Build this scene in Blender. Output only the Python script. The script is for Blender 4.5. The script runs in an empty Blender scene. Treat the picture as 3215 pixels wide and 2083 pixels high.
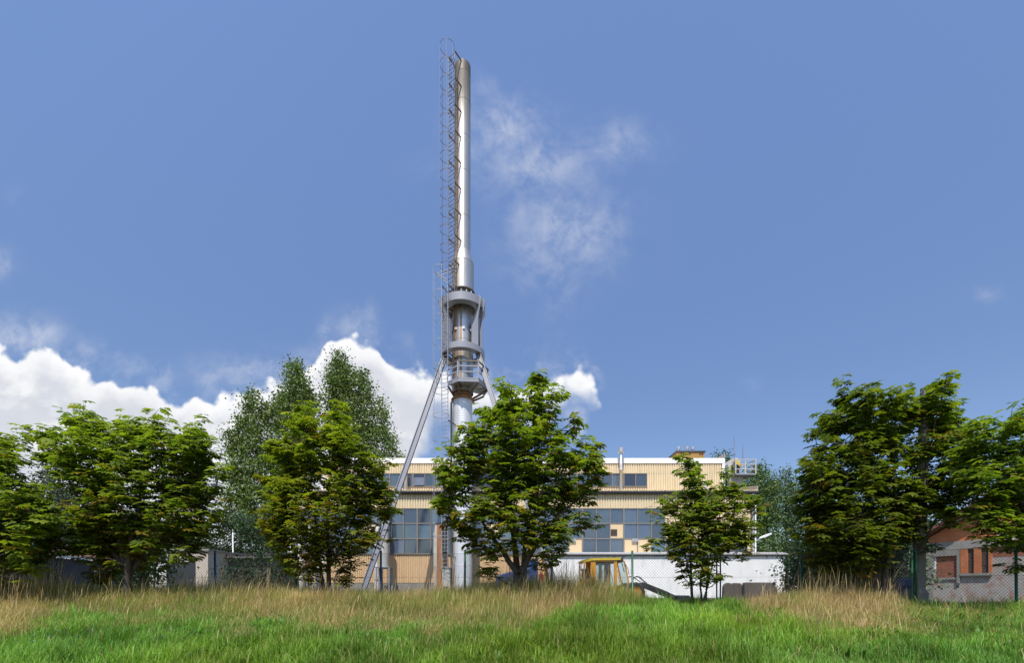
import bpy, math, random
import numpy as np
from mathutils import Vector, Matrix

SC = bpy.context.scene
COL = SC.collection
R = math.radians
random.seed(7)
RNG = np.random.default_rng(11)

# ------------------------------------------------------------------ camera
F = 1400.0            # focal length in photo pixels (photo 3215 x 2083)
CX, HY = 1607.5, 1860.0
ZC = 0.5              # eye height above the factory yard
cam_data = bpy.data.cameras.new("camera")
cam = bpy.data.objects.new("camera", cam_data)
COL.objects.link(cam)
cam.location = (0, 0, ZC)
cam.rotation_euler = (R(90), 0, 0)
cam_data.sensor_fit = 'HORIZONTAL'
cam_data.sensor_width = 36.0
cam_data.lens = 36.0 * F / 3215.0
cam_data.shift_y = (HY - 1041.5) / 3215.0
cam_data.clip_start = 0.1
cam_data.clip_end = 3000
SC.camera = cam

# ------------------------------------------------------------------ light
SUN_EL, SUN_AZ = R(58), R(-11)        # azimuth to the right of straight behind the camera
sun_vec = Vector((math.sin(SUN_AZ) * math.cos(SUN_EL), -math.cos(SUN_AZ) * math.cos(SUN_EL), math.sin(SUN_EL)))
sd = bpy.data.lights.new("sun", 'SUN')
sd.energy = 3.9
sd.angle = R(0.5)
sd.color = (1.0, 0.95, 0.86)
sun = bpy.data.objects.new("sun", sd)
sun.rotation_euler = sun_vec.to_track_quat('Z', 'Y').to_euler()
sun.location = (10, -30, 60)
COL.objects.link(sun)

SC.view_settings.view_transform = 'Standard'
SC.view_settings.look = 'None'
SC.view_settings.exposure = 0.38
SC.view_settings.gamma = 1.0
SC.view_settings.use_curve_mapping = False
SC.cycles.max_bounces = 6
SC.cycles.transparent_max_bounces = 12
SC.cycles.use_denoising = True

# ------------------------------------------------------------------ node helpers
class NT:
    def __init__(s, tree):
        s.t = tree; s.n = tree.nodes; s.l = tree.links
    def new(s, typ, **kw):
        n = s.n.new(typ)
        for k, v in kw.items():
            setattr(n, k, v)
        return n
    def put(s, sock, v):
        if isinstance(v, bpy.types.NodeSocket):
            s.l.new(v, sock)
        elif v is not None:
            if hasattr(sock.default_value, '__len__') and not hasattr(v, '__len__'):
                v = (v, v, v)
            if sock.type == 'RGBA' and len(v) == 3:
                v = tuple(v) + (1,)
            sock.default_value = v
    def m(s, op, a, b=None, c=None, clamp=False):
        n = s.new('ShaderNodeMath', operation=op); n.use_clamp = clamp
        for i, v in enumerate((a, b, c)):
            if v is not None: s.put(n.inputs[i], v)
        return n.outputs[0]
    def vm(s, op, a, b=None):
        n = s.new('ShaderNodeVectorMath', operation=op)
        s.put(n.inputs[0], a)
        if b is not None: s.put(n.inputs[1], b)
        return n.outputs[0]
    def noise(s, vec, scale, detail=4, rough=.5, dist=0.0):
        n = s.new('ShaderNodeTexNoise')
        if vec is not None: s.l.new(vec, n.inputs['Vector'])
        n.inputs['Scale'].default_value = scale; n.inputs['Detail'].default_value = detail
        n.inputs['Roughness'].default_value = rough; n.inputs['Distortion'].default_value = dist
        return n.outputs['Fac']
    def ramp(s, fac, lo, hi, smooth=True):
        n = s.new('ShaderNodeMapRange'); n.interpolation_type = 'SMOOTHSTEP' if smooth else 'LINEAR'
        s.put(n.inputs['Value'], fac); s.put(n.inputs['From Min'], lo); s.put(n.inputs['From Max'], hi)
        return n.outputs['Result']
    def mix(s, fac, a, b, blend='MIX'):
        n = s.new('ShaderNodeMix', data_type='RGBA', blend_type=blend)
        s.put(n.inputs[0], fac); s.put(n.inputs[6], a); s.put(n.inputs[7], b)
        return n.outputs[2]
    def comb(s, x, y, z):
        n = s.new('ShaderNodeCombineXYZ')
        for i, v in enumerate((x, y, z)): s.put(n.inputs[i], v)
        return n.outputs[0]

# ------------------------------------------------------------------ world: sky + clouds
world = bpy.data.worlds.new("World"); SC.world = world
world.use_nodes = True
wt = NT(world.node_tree)
for n in list(wt.n): wt.n.remove(n)
w_out = wt.new('ShaderNodeOutputWorld')
w_bg = wt.new('ShaderNodeBackground')
w_bg.inputs['Strength'].default_value = 0.105
sky = wt.new('ShaderNodeTexSky')
sky.sky_type = 'NISHITA'
sky.sun_disc = False
sky.sun_elevation = SUN_EL
sky.sun_rotation = math.atan2(sun_vec.x, sun_vec.y)
sky.altitude = 250
sky.air_density = 1.0
sky.dust_density = 0.9
sky.ozone_density = 1.6
tc = wt.new('ShaderNodeTexCoord')
sep = wt.new('ShaderNodeSeparateXYZ'); wt.l.new(tc.outputs['Generated'], sep.inputs[0])
front = wt.m('MAXIMUM', sep.outputs[1], 0.05)
U = wt.m('DIVIDE', sep.outputs[0], front)
V = wt.m('DIVIDE', sep.outputs[2], front)
is_front = wt.ramp(sep.outputs[1], 0.06, 0.16)
# height of the cumulus bank along the horizon (u runs -1.3 .. 0.1)
outline = [(-150, 1080), (0, 1090), (60, 1108), (95, 1092), (150, 1085), (190, 1118), (230, 1150), (300, 1160), (350, 1152),
           (385, 1172), (420, 1160), (470, 1166), (520, 1205), (560, 1232), (600, 1222), (650, 1262), (690, 1255), (740, 1225), (800, 1222),
           (880, 1185), (960, 1160), (1010, 1100), (1040, 1062), (1090, 1056), (1140, 1050), (1190, 1072), (1225, 1130), (1290, 1142),
           (1360, 1162), (1420, 1210), (1480, 1215), (1560, 1215), (1630, 1200), (1700, 1166), (1770, 1156), (1825, 1164), (1856, 1196),
           (1880, 1226), (1915, 1330), (1960, 1700), (2060, 1860)]
fc = wt.new('ShaderNodeFloatCurve')
U0, U1 = -1.30, 0.32
VMAX = 0.9
cur = fc.mapping.curves[0]
def cp(X, Y):
    return ((X - CX) / F - U0) / (U1 - U0), max(0.0, (HY - Y) / F / VMAX)
pts = [cp(*p) for p in outline]
cur.points[0].location = pts[0]; cur.points[1].location = pts[-1]
for p in pts[1:-1]: cur.points.new(*p)
for p in cur.points: p.handle_type = 'VECTOR'
fc.mapping.update()
wt.put(fc.inputs['Value'], wt.m('DIVIDE', wt.m('SUBTRACT', U, U0), U1 - U0, clamp=True))
top = wt.m('MULTIPLY', fc.outputs[0], VMAX)
P2 = wt.comb(U, V, 0.37)
warp = wt.new('ShaderNodeTexNoise'); wt.l.new(P2, warp.inputs['Vector']); warp.inputs['Scale'].default_value = 9; warp.inputs['Detail'].default_value = 5
P2w = wt.vm('ADD', P2, wt.vm('MULTIPLY', wt.vm('SUBTRACT', warp.outputs['Color'], (.5, .5, .5)), (.035, .035, 0)))
def vor(scale, smooth=.35):
    n = wt.new('ShaderNodeTexVoronoi', feature='SMOOTH_F1')
    wt.l.new(P2w, n.inputs['Vector']); n.inputs['Scale'].default_value = scale; n.inputs['Smoothness'].default_value = smooth
    return n.outputs['Distance']
v1, v2, v3 = vor(11), vor(27), vor(60)
fb = wt.noise(P2w, 14, 9, .6)
puff = wt.m('ADD', wt.m('MULTIPLY', wt.m('SUBTRACT', .45, v1), .06), wt.m('ADD', wt.m('MULTIPLY', wt.m('SUBTRACT', .45, v2), .030), wt.m('MULTIPLY', wt.m('SUBTRACT', .45, v3), .012)))
puff = wt.m('ADD', puff, wt.m('MULTIPLY', wt.m('SUBTRACT', fb, .5), .055))
edge = wt.m('ADD', wt.m('SUBTRACT', top, V), puff)
# underside of the bank: down to the horizon on the left, ragged and high on the right
fc2 = wt.new('ShaderNodeFloatCurve'); cur2 = fc2.mapping.curves[0]
under = [(-150, 1860), (1180, 1860), (1260, 1640), (1320, 1420), (1380, 1335), (1480, 1320), (1600, 1335), (1740, 1315), (1840, 1300), (1885, 1285), (1920, 1150), (2060, 1150)]
pts2 = [cp(*p) for p in under]
cur2.points[0].location = pts2[0]; cur2.points[1].location = pts2[-1]
for p in pts2[1:-1]: cur2.points.new(*p)
for p in cur2.points: p.handle_type = 'VECTOR'
fc2.mapping.update()
wt.put(fc2.inputs['Value'], wt.m('DIVIDE', wt.m('SUBTRACT', U, U0), U1 - U0, clamp=True))
below = wt.m('ADD', wt.m('SUBTRACT', V, wt.m('MULTIPLY', fc2.outputs[0], VMAX)), wt.m('MULTIPLY', puff, 1.6))
bank = wt.m('ADD', wt.m('MULTIPLY', wt.ramp(edge, -.006, .014), .95), wt.m('MULTIPLY', wt.m('MULTIPLY', wt.ramp(edge, -.085, .01), wt.ramp(fb, .42, .66)), .22), clamp=True)
bank = wt.m('MULTIPLY', bank, wt.ramp(below, -.05, .06))
bank = wt.m('MULTIPLY', bank, is_front)
# softer veil left of the tall cloud and wisps higher up: (X, Y, rx, ry, strength)
blobs = [(1190, 345, 70, 70, .55)]
wisps = [(1590, 400, 110, 80, .50), (1540, 520, 150, 40, .22), (1690, 520, 160, 85, .45), (1930, 460, 110, 65, .34), (1650, 690, 70, 90, .30),
         (1790, 720, 150, 110, .50), (1760, 850, 60, 120, .26), (1700, 800, 110, 90, .34), (1960, 680, 50, 60, .16), (1520, 270, 60, 45, .16),
         (70, 1050, 120, 45, .55), (-20, 830, 50, 35, .6), (3110, 925, 50, 22, .30), (2360, 1205, 30, 20, .12), (1085, 1020, 45, 40, .30), (1160, 1000, 22, 40, .25),
         (820, 1165, 140, 45, .45), (655, 1195, 30, 40, .35), (1480, 470, 60, 60, .3), (30, 620, 50, 30, .12)]
field = None
for (X, Y, rx, ry, st) in wisps:
    du = wt.m('DIVIDE', wt.m('SUBTRACT', U, (X - CX) / F), rx / F)
    dv = wt.m('DIVIDE', wt.m('SUBTRACT', V, (HY - Y) / F), ry / F)
    g = wt.m('MULTIPLY', wt.m('EXPONENT', wt.m('MULTIPLY', wt.m('ADD', wt.m('MULTIPLY', du, du), wt.m('MULTIPLY', dv, dv)), -.8)), min(.95, st * 1.2))
    field = g if field is None else wt.m('MAXIMUM', field, g)
wn = wt.noise(wt.vm('ADD', P2w, (3.1, 1.7, 2.0)), 6.5, 10, .62, .6)
wn2 = wt.noise(wt.vm('ADD', P2w, (7.1, 4.7, 1.0)), 22, 8, .65, .3)
wmask = wt.m('MULTIPLY', field, wt.ramp(wt.m('ADD', wt.m('MULTIPLY', wn, .65), wt.m('MULTIPLY', wn2, .35)), .36, .68))
wmask = wt.m('MULTIPLY', wmask, is_front, clamp=True)
# light and grey inside the bank
lit = wt.ramp(edge, .012, .085)
body = wt.noise(wt.vm('MULTIPLY', P2w, (1, 1.5, 1)), 5.5, 8, .55)
crisp = wt.m('ADD', wt.m('MULTIPLY', wt.m('SUBTRACT', .45, v2), .5), wt.m('MULTIPLY', wt.m('SUBTRACT', .45, v1), .6))
shade = wt.m('ADD', wt.m('MULTIPLY', lit, wt.ramp(body, .36, .54)), wt.m('ADD', wt.m('MULTIPLY', crisp, -.55), wt.m('MULTIPLY', wt.ramp(edge, .05, .22), .22)), clamp=True)
CW, CG = 7.4, 5.25
c_bank = wt.mix(shade, (CW, CW, CW * 1.01), (CG * .98, CG * 1.01, CG * 1.10))
lift = wt.m('ADD', .92, wt.m('MULTIPLY', wt.ramp(sep.outputs[2], .22, .85), .62))
sky_col = wt.mix(1.0, wt.mix(1.0, sky.outputs[0], (1.0, 1.03, 1.15), 'MULTIPLY'), wt.comb(lift, lift, lift), 'MULTIPLY')
col1 = wt.mix(wmask, sky_col, (5.6, 5.8, 6.3))
col2 = wt.mix(bank, col1, c_bank)
wt.put(w_bg.inputs['Color'], col2)
wt.l.new(w_bg.outputs[0], w_out.inputs[0])

# ------------------------------------------------------------------ mesh helpers
def px(X, Y, D):
    """point in the place that the photo shows at pixel (X, Y), D metres in front of the camera"""
    return Vector(((X - CX) / F * D, D, ZC + (HY - Y) / F * D))
def pX(X, D): return (X - CX) / F * D
def pZ(Y, D): return ZC + (HY - Y) / F * D

def wpos(o):
    v = Vector((0, 0, 0))
    while o is not None:
        v += o.location; o = o.parent
    return v

def tag(o, label=None, cat=None, group=None, kind=None):
    if label: o['label'] = label
    if cat: o['category'] = cat
    if group: o['group'] = group
    if kind: o['kind'] = kind
    return o

def thing(name, loc, label, cat, group=None):
    o = bpy.data.objects.new(name, None)
    COL.objects.link(o); o.location = loc; o.empty_display_size = .3
    return tag(o, label, cat, group)

class MB:
    """collects shapes in world coordinates and links them as ONE mesh object"""
    def __init__(s):
        s.v = []; s.f = []; s.c = []; s.smooth = set(); s.mi = []; s.cur = 0
    def add(s, vs, fs, smooth=False, col=None):
        b = len(s.v)
        s.v.extend([tuple(v) for v in vs])
        for f in fs:
            if smooth: s.smooth.add(len(s.f))
            s.f.append(tuple(i + b for i in f)); s.mi.append(s.cur)
        s.c.extend([col or (1, 1, 1)] * len(vs))
        return s
    def box(s, x0, x1, y0, y1, z0, z1, col=None):
        vs = [(x, y, z) for z in (z0, z1) for y in (y0, y1) for x in (x0, x1)]
        return s.add(vs, [(0, 2, 3, 1), (4, 5, 7, 6), (0, 1, 5, 4), (2, 6, 7, 3), (0, 4, 6, 2), (1, 3, 7, 5)], col=col)
    def hexa(s, p, col=None):      # eight points: bottom four, top four
        return s.add(p, [(0, 3, 2, 1), (4, 5, 6, 7), (0, 1, 5, 4), (1, 2, 6, 5), (2, 3, 7, 6), (3, 0, 4, 7)], col=col)
    def beam(s, p0, p1, w, h, up=(0, 0, 1), col=None):
        p0 = Vector(p0); p1 = Vector(p1); d = (p1 - p0).normalized()
        a = d.cross(Vector(up))
        if a.length < 1e-4: a = d.cross(Vector((1, 0, 0)))
        a.normalize(); b = a.cross(d).normalized()
        q = []
        for p in (p0, p1):
            for sa, sb in ((-1, -1), (1, -1), (1, 1), (-1, 1)):
                q.append(p + a * (sa * w / 2) + b * (sb * h / 2))
        return s.hexa(q, col=col)
    def tube(s, path, rad, n=8, smooth=True, caps=True, col=None):
        path = [Vector(p) for p in path]
        if not hasattr(rad, '__len__'): rad = [rad] * len(path)
        vs = []; fs = []
        ref = None
        for i, p in enumerate(path):
            d = (path[min(i + 1, len(path) - 1)] - path[max(i - 1, 0)])
            d = d.normalized() if d.length > 1e-9 else Vector((0, 0, 1))
            if ref is None or abs(d.dot(ref)) > .98:
                ref = Vector((0, 1, 0)) if abs(d.y) < .9 else Vector((1, 0, 0))
            a = d.cross(ref).normalized(); b = d.cross(a).normalized()
            ref = -d.cross(a).cross(d).normalized() if False else ref
            for k in range(n):
                t = 2 * math.pi * k / n
                vs.append(p + a * (math.cos(t) * rad[i]) + b * (math.sin(t) * rad[i]))
        for i in range(len(path) - 1):
            for k in range(n):
                k2 = (k + 1) % n
                fs.append((i * n + k, i * n + k2, (i + 1) * n + k2, (i + 1) * n + k))
        s.add(vs, fs, smooth=smooth, col=col)
        if caps and n > 2:
            b = len(s.v) - len(vs)
            for f in (tuple(b + k for k in range(n)), tuple(b + (len(path) - 1) * n + k for k in range(n))):
                s.f.append(f); s.mi.append(s.cur)
        return s
    def lathe(s, cx, cy, prof, n=48, smooth=True, col=None, close=False):
        """prof: list of (r, z); split sharp corners by repeating a point"""
        vs = []; fs = []
        for (r, z) in prof:
            for k in range(n):
                t = 2 * math.pi * k / n
                vs.append((cx + r * math.cos(t), cy + r * math.sin(t), z))
        m = len(prof)
        for i in range(m if close else m - 1):
            j = (i + 1) % m
            if prof[i] == prof[j]: continue
            for k in range(n):
                k2 = (k + 1) % n
                fs.append((i * n + k, i * n + k2, j * n + k2, j * n + k))
        return s.add(vs, fs, smooth=smooth, col=col)
    def prism(s, poly, y0, y1, col=None):    # polygon in x,z pushed from y0 to y1
        n = len(poly)
        vs = [(x, y0, z) for x, z in poly] + [(x, y1, z) for x, z in poly]
        fs = [tuple(range(n)), tuple(range(2 * n - 1, n - 1, -1))]
        fs += [(i, i + n, (i + 1) % n + n, (i + 1) % n) for i in range(n)]
        return s.add(vs, fs, col=col)
    def build(s, name, mat, parent=None, loc=None, smooth_all=False):
        me = bpy.data.meshes.new(name)
        off = wpos(parent) if parent is not None else Vector(loc or (0, 0, 0))
        v = np.array(s.v, dtype=np.float64) - np.array(off)
        me.from_pydata(v.tolist(), [], s.f)
        mats = mat if isinstance(mat, (list, tuple)) else [mat]
        for m in mats: me.materials.append(m)
        sm = np.zeros(len(s.f), dtype=bool)
        if smooth_all: sm[:] = True
        elif s.smooth: sm[list(s.smooth)] = True
        me.polygons.foreach_set('use_smooth', sm)
        me.polygons.foreach_set('material_index', s.mi)
        if any(c != (1, 1, 1) for c in s.c):
            at = me.color_attributes.new('Col', 'FLOAT_COLOR', 'POINT')
            a = np.ones((len(s.v), 4), dtype=np.float32); a[:, :3] = np.array(s.c, dtype=np.float32)
            at.data.foreach_set('color', a.ravel())
        me.update()
        o = bpy.data.objects.new(name, me)
        COL.objects.link(o)
        if parent is not None: o.parent = parent
        else: o.location = off
        return o

def np_mesh(name, verts, quads, mat, parent=None, cols=None, loc=None, smooth=False, k=4):
    """big mesh straight from arrays: verts (N,3), quads (M,k) """
    me = bpy.data.meshes.new(name)
    off = np.array(wpos(parent) if parent is not None else Vector(loc or (0, 0, 0)))
    v = (verts - off).astype(np.float32)
    me.vertices.add(len(v)); me.vertices.foreach_set('co', v.ravel())
    q = quads.astype(np.int32)
    me.loops.add(q.size); me.loops.foreach_set('vertex_index', q.ravel())
    me.polygons.add(len(q))
    me.polygons.foreach_set('loop_start', np.arange(0, q.size, k, dtype=np.int32))
    me.materials.append(mat)
    me.update(calc_edges=True)
    me.validate()
    if cols is not None:
        at = me.color_attributes.new('Col', 'FLOAT_COLOR', 'POINT')
        a = np.ones((len(v), 4), dtype=np.float32); a[:, :3] = cols
        at.data.foreach_set('color', a.ravel())
    if smooth: me.polygons.foreach_set('use_smooth', np.ones(len(q), dtype=bool))
    o = bpy.data.objects.new(name, me); COL.objects.link(o)
    if parent is not None: o.parent = parent
    else: o.location = Vector(off)
    return o

# ------------------------------------------------------------------ materials
def mat(name, col, rough=.6, metal=0.0, var=.12, scale=3.0, spec=.5, stain=None, stain_amt=.0, stain_scale=(1.5, 1.5, .35), bump=0.0, bscale=40, attr=False):
    m = bpy.data.materials.new(name); m.use_nodes = True
    t = NT(m.node_tree); b = t.n['Principled BSDF']
    tc = t.new('ShaderNodeTexCoord'); g = t.new('ShaderNodeNewGeometry')
    pos = g.outputs['Position']
    base = col
    if attr:
        a = t.new('ShaderNodeAttribute', attribute_name='Col')
        base = t.mix(1.0, a.outputs['Color'], col, 'MULTIPLY')
    n1 = t.noise(pos, scale, 6, .6)
    f = t.m('ADD', 1.0 - var, t.m('MULTIPLY', n1, 2 * var))
    c = t.mix(1.0, base, t.comb(f, f, f), 'MULTIPLY')
    if stain:
        ns = t.noise(t.vm('MULTIPLY', pos, stain_scale), 2.2, 8, .65)
        c = t.mix(t.m('MULTIPLY', t.ramp(ns, .45, .72), stain_amt), c, stain)
    t.put(b.inputs['Base Color'], c)
    b.inputs['Metallic'].default_value = metal
    t.put(b.inputs['Roughness'], t.m('ADD', rough - .08, t.m('MULTIPLY', n1, .16), clamp=True))
    b.inputs['Specular IOR Level'].default_value = spec
    if bump:
        bn = t.new('ShaderNodeBump'); bn.inputs['Strength'].default_value = bump; bn.inputs['Distance'].default_value = .02
        t.put(bn.inputs['Height'], t.noise(pos, bscale, 6, .6)); t.l.new(bn.outputs[0], b.inputs['Normal'])
    return m

def leaf_mat(name, trans=.35, rough=.45, var=.25, scale=2.0, spec=.35):
    m = bpy.data.materials.new(name); m.use_nodes = True
    t = NT(m.node_tree); b = t.n['Principled BSDF']; out = t.n['Material Output']
    a = t.new('ShaderNodeAttribute', attribute_name='Col')
    g = t.new('ShaderNodeNewGeometry')
    n1 = t.noise(g.outputs['Position'], scale, 3, .5)
    f = t.m('ADD', 1 - var, t.m('MULTIPLY', n1, 2 * var))
    c = t.mix(1.0, a.outputs['Color'], t.comb(f, f, f), 'MULTIPLY')
    t.put(b.inputs['Base Color'], c)
    b.inputs['Roughness'].default_value = rough
    b.inputs['Specular IOR Level'].default_value = spec
    tr = t.new('ShaderNodeBsdfTranslucent')
    t.put(tr.inputs['Color'], t.mix(1.0, c, (1.35, 1.5, .55), 'MULTIPLY'))
    mx = t.new('ShaderNodeMixShader'); mx.inputs[0].default_value = trans
    t.l.new(b.outputs[0], mx.inputs[1]); t.l.new(tr.outputs[0], mx.inputs[2]); t.l.new(mx.outputs[0], out.inputs[0])
    return m

M_LEAF = leaf_mat('chestnut_leaf', .48, .5, .2, 1.5, .22)
M_FAR_LEAF = leaf_mat('far_leaf', .22, .55, .15, .6, .3)
M_GRASS = leaf_mat('grass_blade', .36, .5, .25, .9, .3)
M_BARK = mat('bark', (.07, .055, .042), .9, var=.4, scale=14, bump=.5, bscale=30)
M_YELLOW = mat('cream_cladding', (.66, .545, .355), .55, var=.05, scale=.8, stain=(.40, .26, .13), stain_amt=.45, stain_scale=(2.5, 2.5, .25))
M_PEACH = mat('peach_cladding', (.62, .42, .235), .6, var=.07, scale=.8, stain=(.33, .21, .11), stain_amt=.3, stain_scale=(2.5, 2.5, .3))
M_PANEL = mat('cream_panel', (.66, .50, .30), .6, var=.05, scale=2, stain=(.5, .38, .25), stain_amt=.2)
M_FRAME = mat('window_frame', (.20, .185, .165), .7, var=.25, scale=6, stain=(.22, .12, .06), stain_amt=.5)
M_TRIM_WHITE = mat('white_trim', (.80, .80, .80), .5, var=.05, scale=2, stain=(.4, .36, .3), stain_amt=.15)
M_WHITE_WALL = mat('white_plaster', (.84, .83, .82), .85, var=.05, scale=1.2, stain=(.42, .41, .39), stain_amt=.42, stain_scale=(1.6, 1.6, .4), bump=.25, bscale=25)
M_GUTTER = mat('gutter_metal', (.055, .055, .06), .5, metal=.2, var=.2, scale=4)
M_CONCRETE = mat('concrete', (.26, .245, .225), .9, var=.25, scale=3, stain=(.12, .11, .10), stain_amt=.45, bump=.4, bscale=20)
M_DARK_CONC = mat('dark_concrete', (.105, .085, .075), .9, var=.3, scale=5, bump=.5, bscale=15)
M_GREY_STEEL = mat('grey_painted_steel', (.27, .28, .325), .45, var=.1, scale=2, stain=(.25, .17, .12), stain_amt=.12)
M_LEG_STEEL = mat('grey_leg_steel', (.20, .21, .25), .5, var=.12, scale=2, stain=(.2, .13, .09), stain_amt=.2)
M_LADDER = mat('ladder_steel', (.10, .09, .09), .6, metal=.1, var=.25, scale=2, stain=(.18, .10, .06), stain_amt=.4)
M_RUSTY = mat('rusty_steel', (.33, .15, .06), .85, var=.35, scale=4, stain=(.10, .05, .03), stain_amt=.6)
M_ALU = mat('aluminium', (.55, .56, .58), .4, metal=.75, var=.12, scale=3)
M_DUCT = mat('dusty_duct', (.46, .44, .41), .6, metal=.1, var=.15, scale=2, stain=(.22, .19, .16), stain_amt=.4)
M_BLACK = mat('black_rubber', (.02, .02, .02), .7, var=.2)
M_DARK = mat('dark_void', (.02, .022, .025), .8, var=.1)
M_LOADER = mat('loader_orange', (.62, .27, .02), .45, var=.12, scale=4, stain=(.2, .1, .03), stain_amt=.25)
M_LOADER_Y = mat('loader_yellow', (.60, .43, .03), .5, var=.1, scale=4)
M_BLUE = mat('blue_paint', (.028, .060, .21), .4, var=.15, scale=3)
M_BLUE_DARK = mat('seat_blue', (.02, .035, .11), .7, var=.1)
M_RED = mat('red_plastic', (.5, .04, .03), .5, var=.15)
M_POST_GREEN = mat('green_post', (.012, .10, .05), .4, var=.2, scale=6)
M_POST_BLUE = mat('blue_post', (.012, .085, .19), .4, var=.2, scale=6)
M_WIRE = mat('fence_wire', (.09, .10, .10), .6, metal=.2, var=.1)
M_BRICKO = mat('orange_chimney_brick', (.34, .18, .05), .8, var=.15, scale=5)
M_ROOF_RED = mat('red_roof', (.17, .075, .06), .8, var=.25, scale=3)
M_ROOF_TILE = mat('old_roof_tile', (.17, .15, .14), .9, var=.35, scale=5, stain=(.3, .12, .06), stain_amt=.5)
M_SHED = mat('grey_blue_sheet', (.06, .07, .095), .6, metal=.1, var=.2, scale=2)
M_DOOR = mat('dark_garage_door', (.035, .04, .045), .6, var=.2)
M_BEIGE = mat('beige_render', (.52, .45, .37), .9, var=.08, scale=2)
M_GLASSPOLE = mat('pale_pole', (.65, .66, .68), .5, var=.05)
M_TEAL = mat('teal_trim', (.05, .25, .2), .5)
M_PINKISH = mat('apartment_render', (.55, .40, .28), .85, var=.06)
M_WOOD = mat('dark_boards', (.075, .055, .045), .85, var=.35, scale=6)
M_OLDPLASTER = mat('patchy_plaster', (.35, .325, .305), .9, var=.2, scale=2, stain=(.30, .115, .07), stain_amt=.85, stain_scale=(1.6, 1.6, 1.3), bump=.3, bscale=12)  # base grey darkened to stand in for tree shade on the house wall
M_CREAM_STEEL = mat('cream_steel', (.50, .48, .44), .6, var=.1, scale=2, stain=(.2, .16, .12), stain_amt=.4)

def brick_mat(name, c1, c2, mortar, sx, sy, axis_vec):
    m = bpy.data.materials.new(name); m.use_nodes = True
    t = NT(m.node_tree); b = t.n['Principled BSDF']
    g = t.new('ShaderNodeNewGeometry')
    d = t.new('ShaderNodeVectorMath', operation='DOT_PRODUCT'); t.l.new(g.outputs['Position'], d.inputs[0]); d.inputs[1].default_value = axis_vec
    s = t.new('ShaderNodeSeparateXYZ'); t.l.new(g.outputs['Position'], s.inputs[0])
    v = t.comb(d.outputs['Value'], s.outputs[2], 0)
    br = t.new('ShaderNodeTexBrick'); t.l.new(v, br.inputs['Vector'])
    br.inputs['Color1'].default_value = (*c1, 1); br.inputs['Color2'].default_value = (*c2, 1); br.inputs['Mortar'].default_value = (*mortar, 1)
    br.inputs['Scale'].default_value = 1.0; br.inputs['Mortar Size'].default_value = .008
    br.inputs['Brick Width'].default_value = sx; br.inputs['Row Height'].default_value = sy
    n = t.noise(g.outputs['Position'], 5, 6, .6)
    f = t.m('ADD', .72, t.m('MULTIPLY', n, .56))
    t.put(b.inputs['Base Color'], t.mix(1.0, br.outputs['Color'], t.comb(f, f, f), 'MULTIPLY'))
    b.inputs['Roughness'].default_value = .9
    return m

def glass_mat():
    m = bpy.data.materials.new('dusty_glass'); m.use_nodes = True
    t = NT(m.node_tree); b = t.n['Principled BSDF']
    a = t.new('ShaderNodeAttribute', attribute_name='Col')
    g = t.new('ShaderNodeNewGeometry')
    n = t.noise(t.vm('MULTIPLY', g.outputs['Position'], (1.6, 1.6, .8)), 2.0, 7, .6)
    f = t.m('ADD', .70, t.m('MULTIPLY', n, .6))
    t.put(b.inputs['Base Color'], t.mix(1.0, a.outputs['Color'], t.comb(f, f, f), 'MULTIPLY'))
    t.put(b.inputs['Roughness'], t.m('ADD', .04, t.m('MULTIPLY', n, .18)))
    b.inputs['Specular IOR Level'].default_value = .5; b.inputs['IOR'].default_value = 2.1
    return m
M_GLASS = glass_mat()

def clear_glass():
    m = bpy.data.materials.new('cab_glass'); m.use_nodes = True
    t = NT(m.node_tree); out = t.n['Material Output']; t.n.remove(t.n['Principled BSDF'])
    tr = t.new('ShaderNodeBsdfTransparent'); tr.inputs[0].default_value = (.86, .92, .92, 1)
    gl = t.new('ShaderNodeBsdfGlossy'); gl.inputs['Roughness'].default_value = .05
    mx = t.new('ShaderNodeMixShader'); mx.inputs[0].default_value = .09
    t.l.new(tr.outputs[0], mx.inputs[1]); t.l.new(gl.outputs[0], mx.inputs[2]); t.l.new(mx.outputs[0], out.inputs[0])
    return m
M_CABGLASS = clear_glass()

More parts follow.
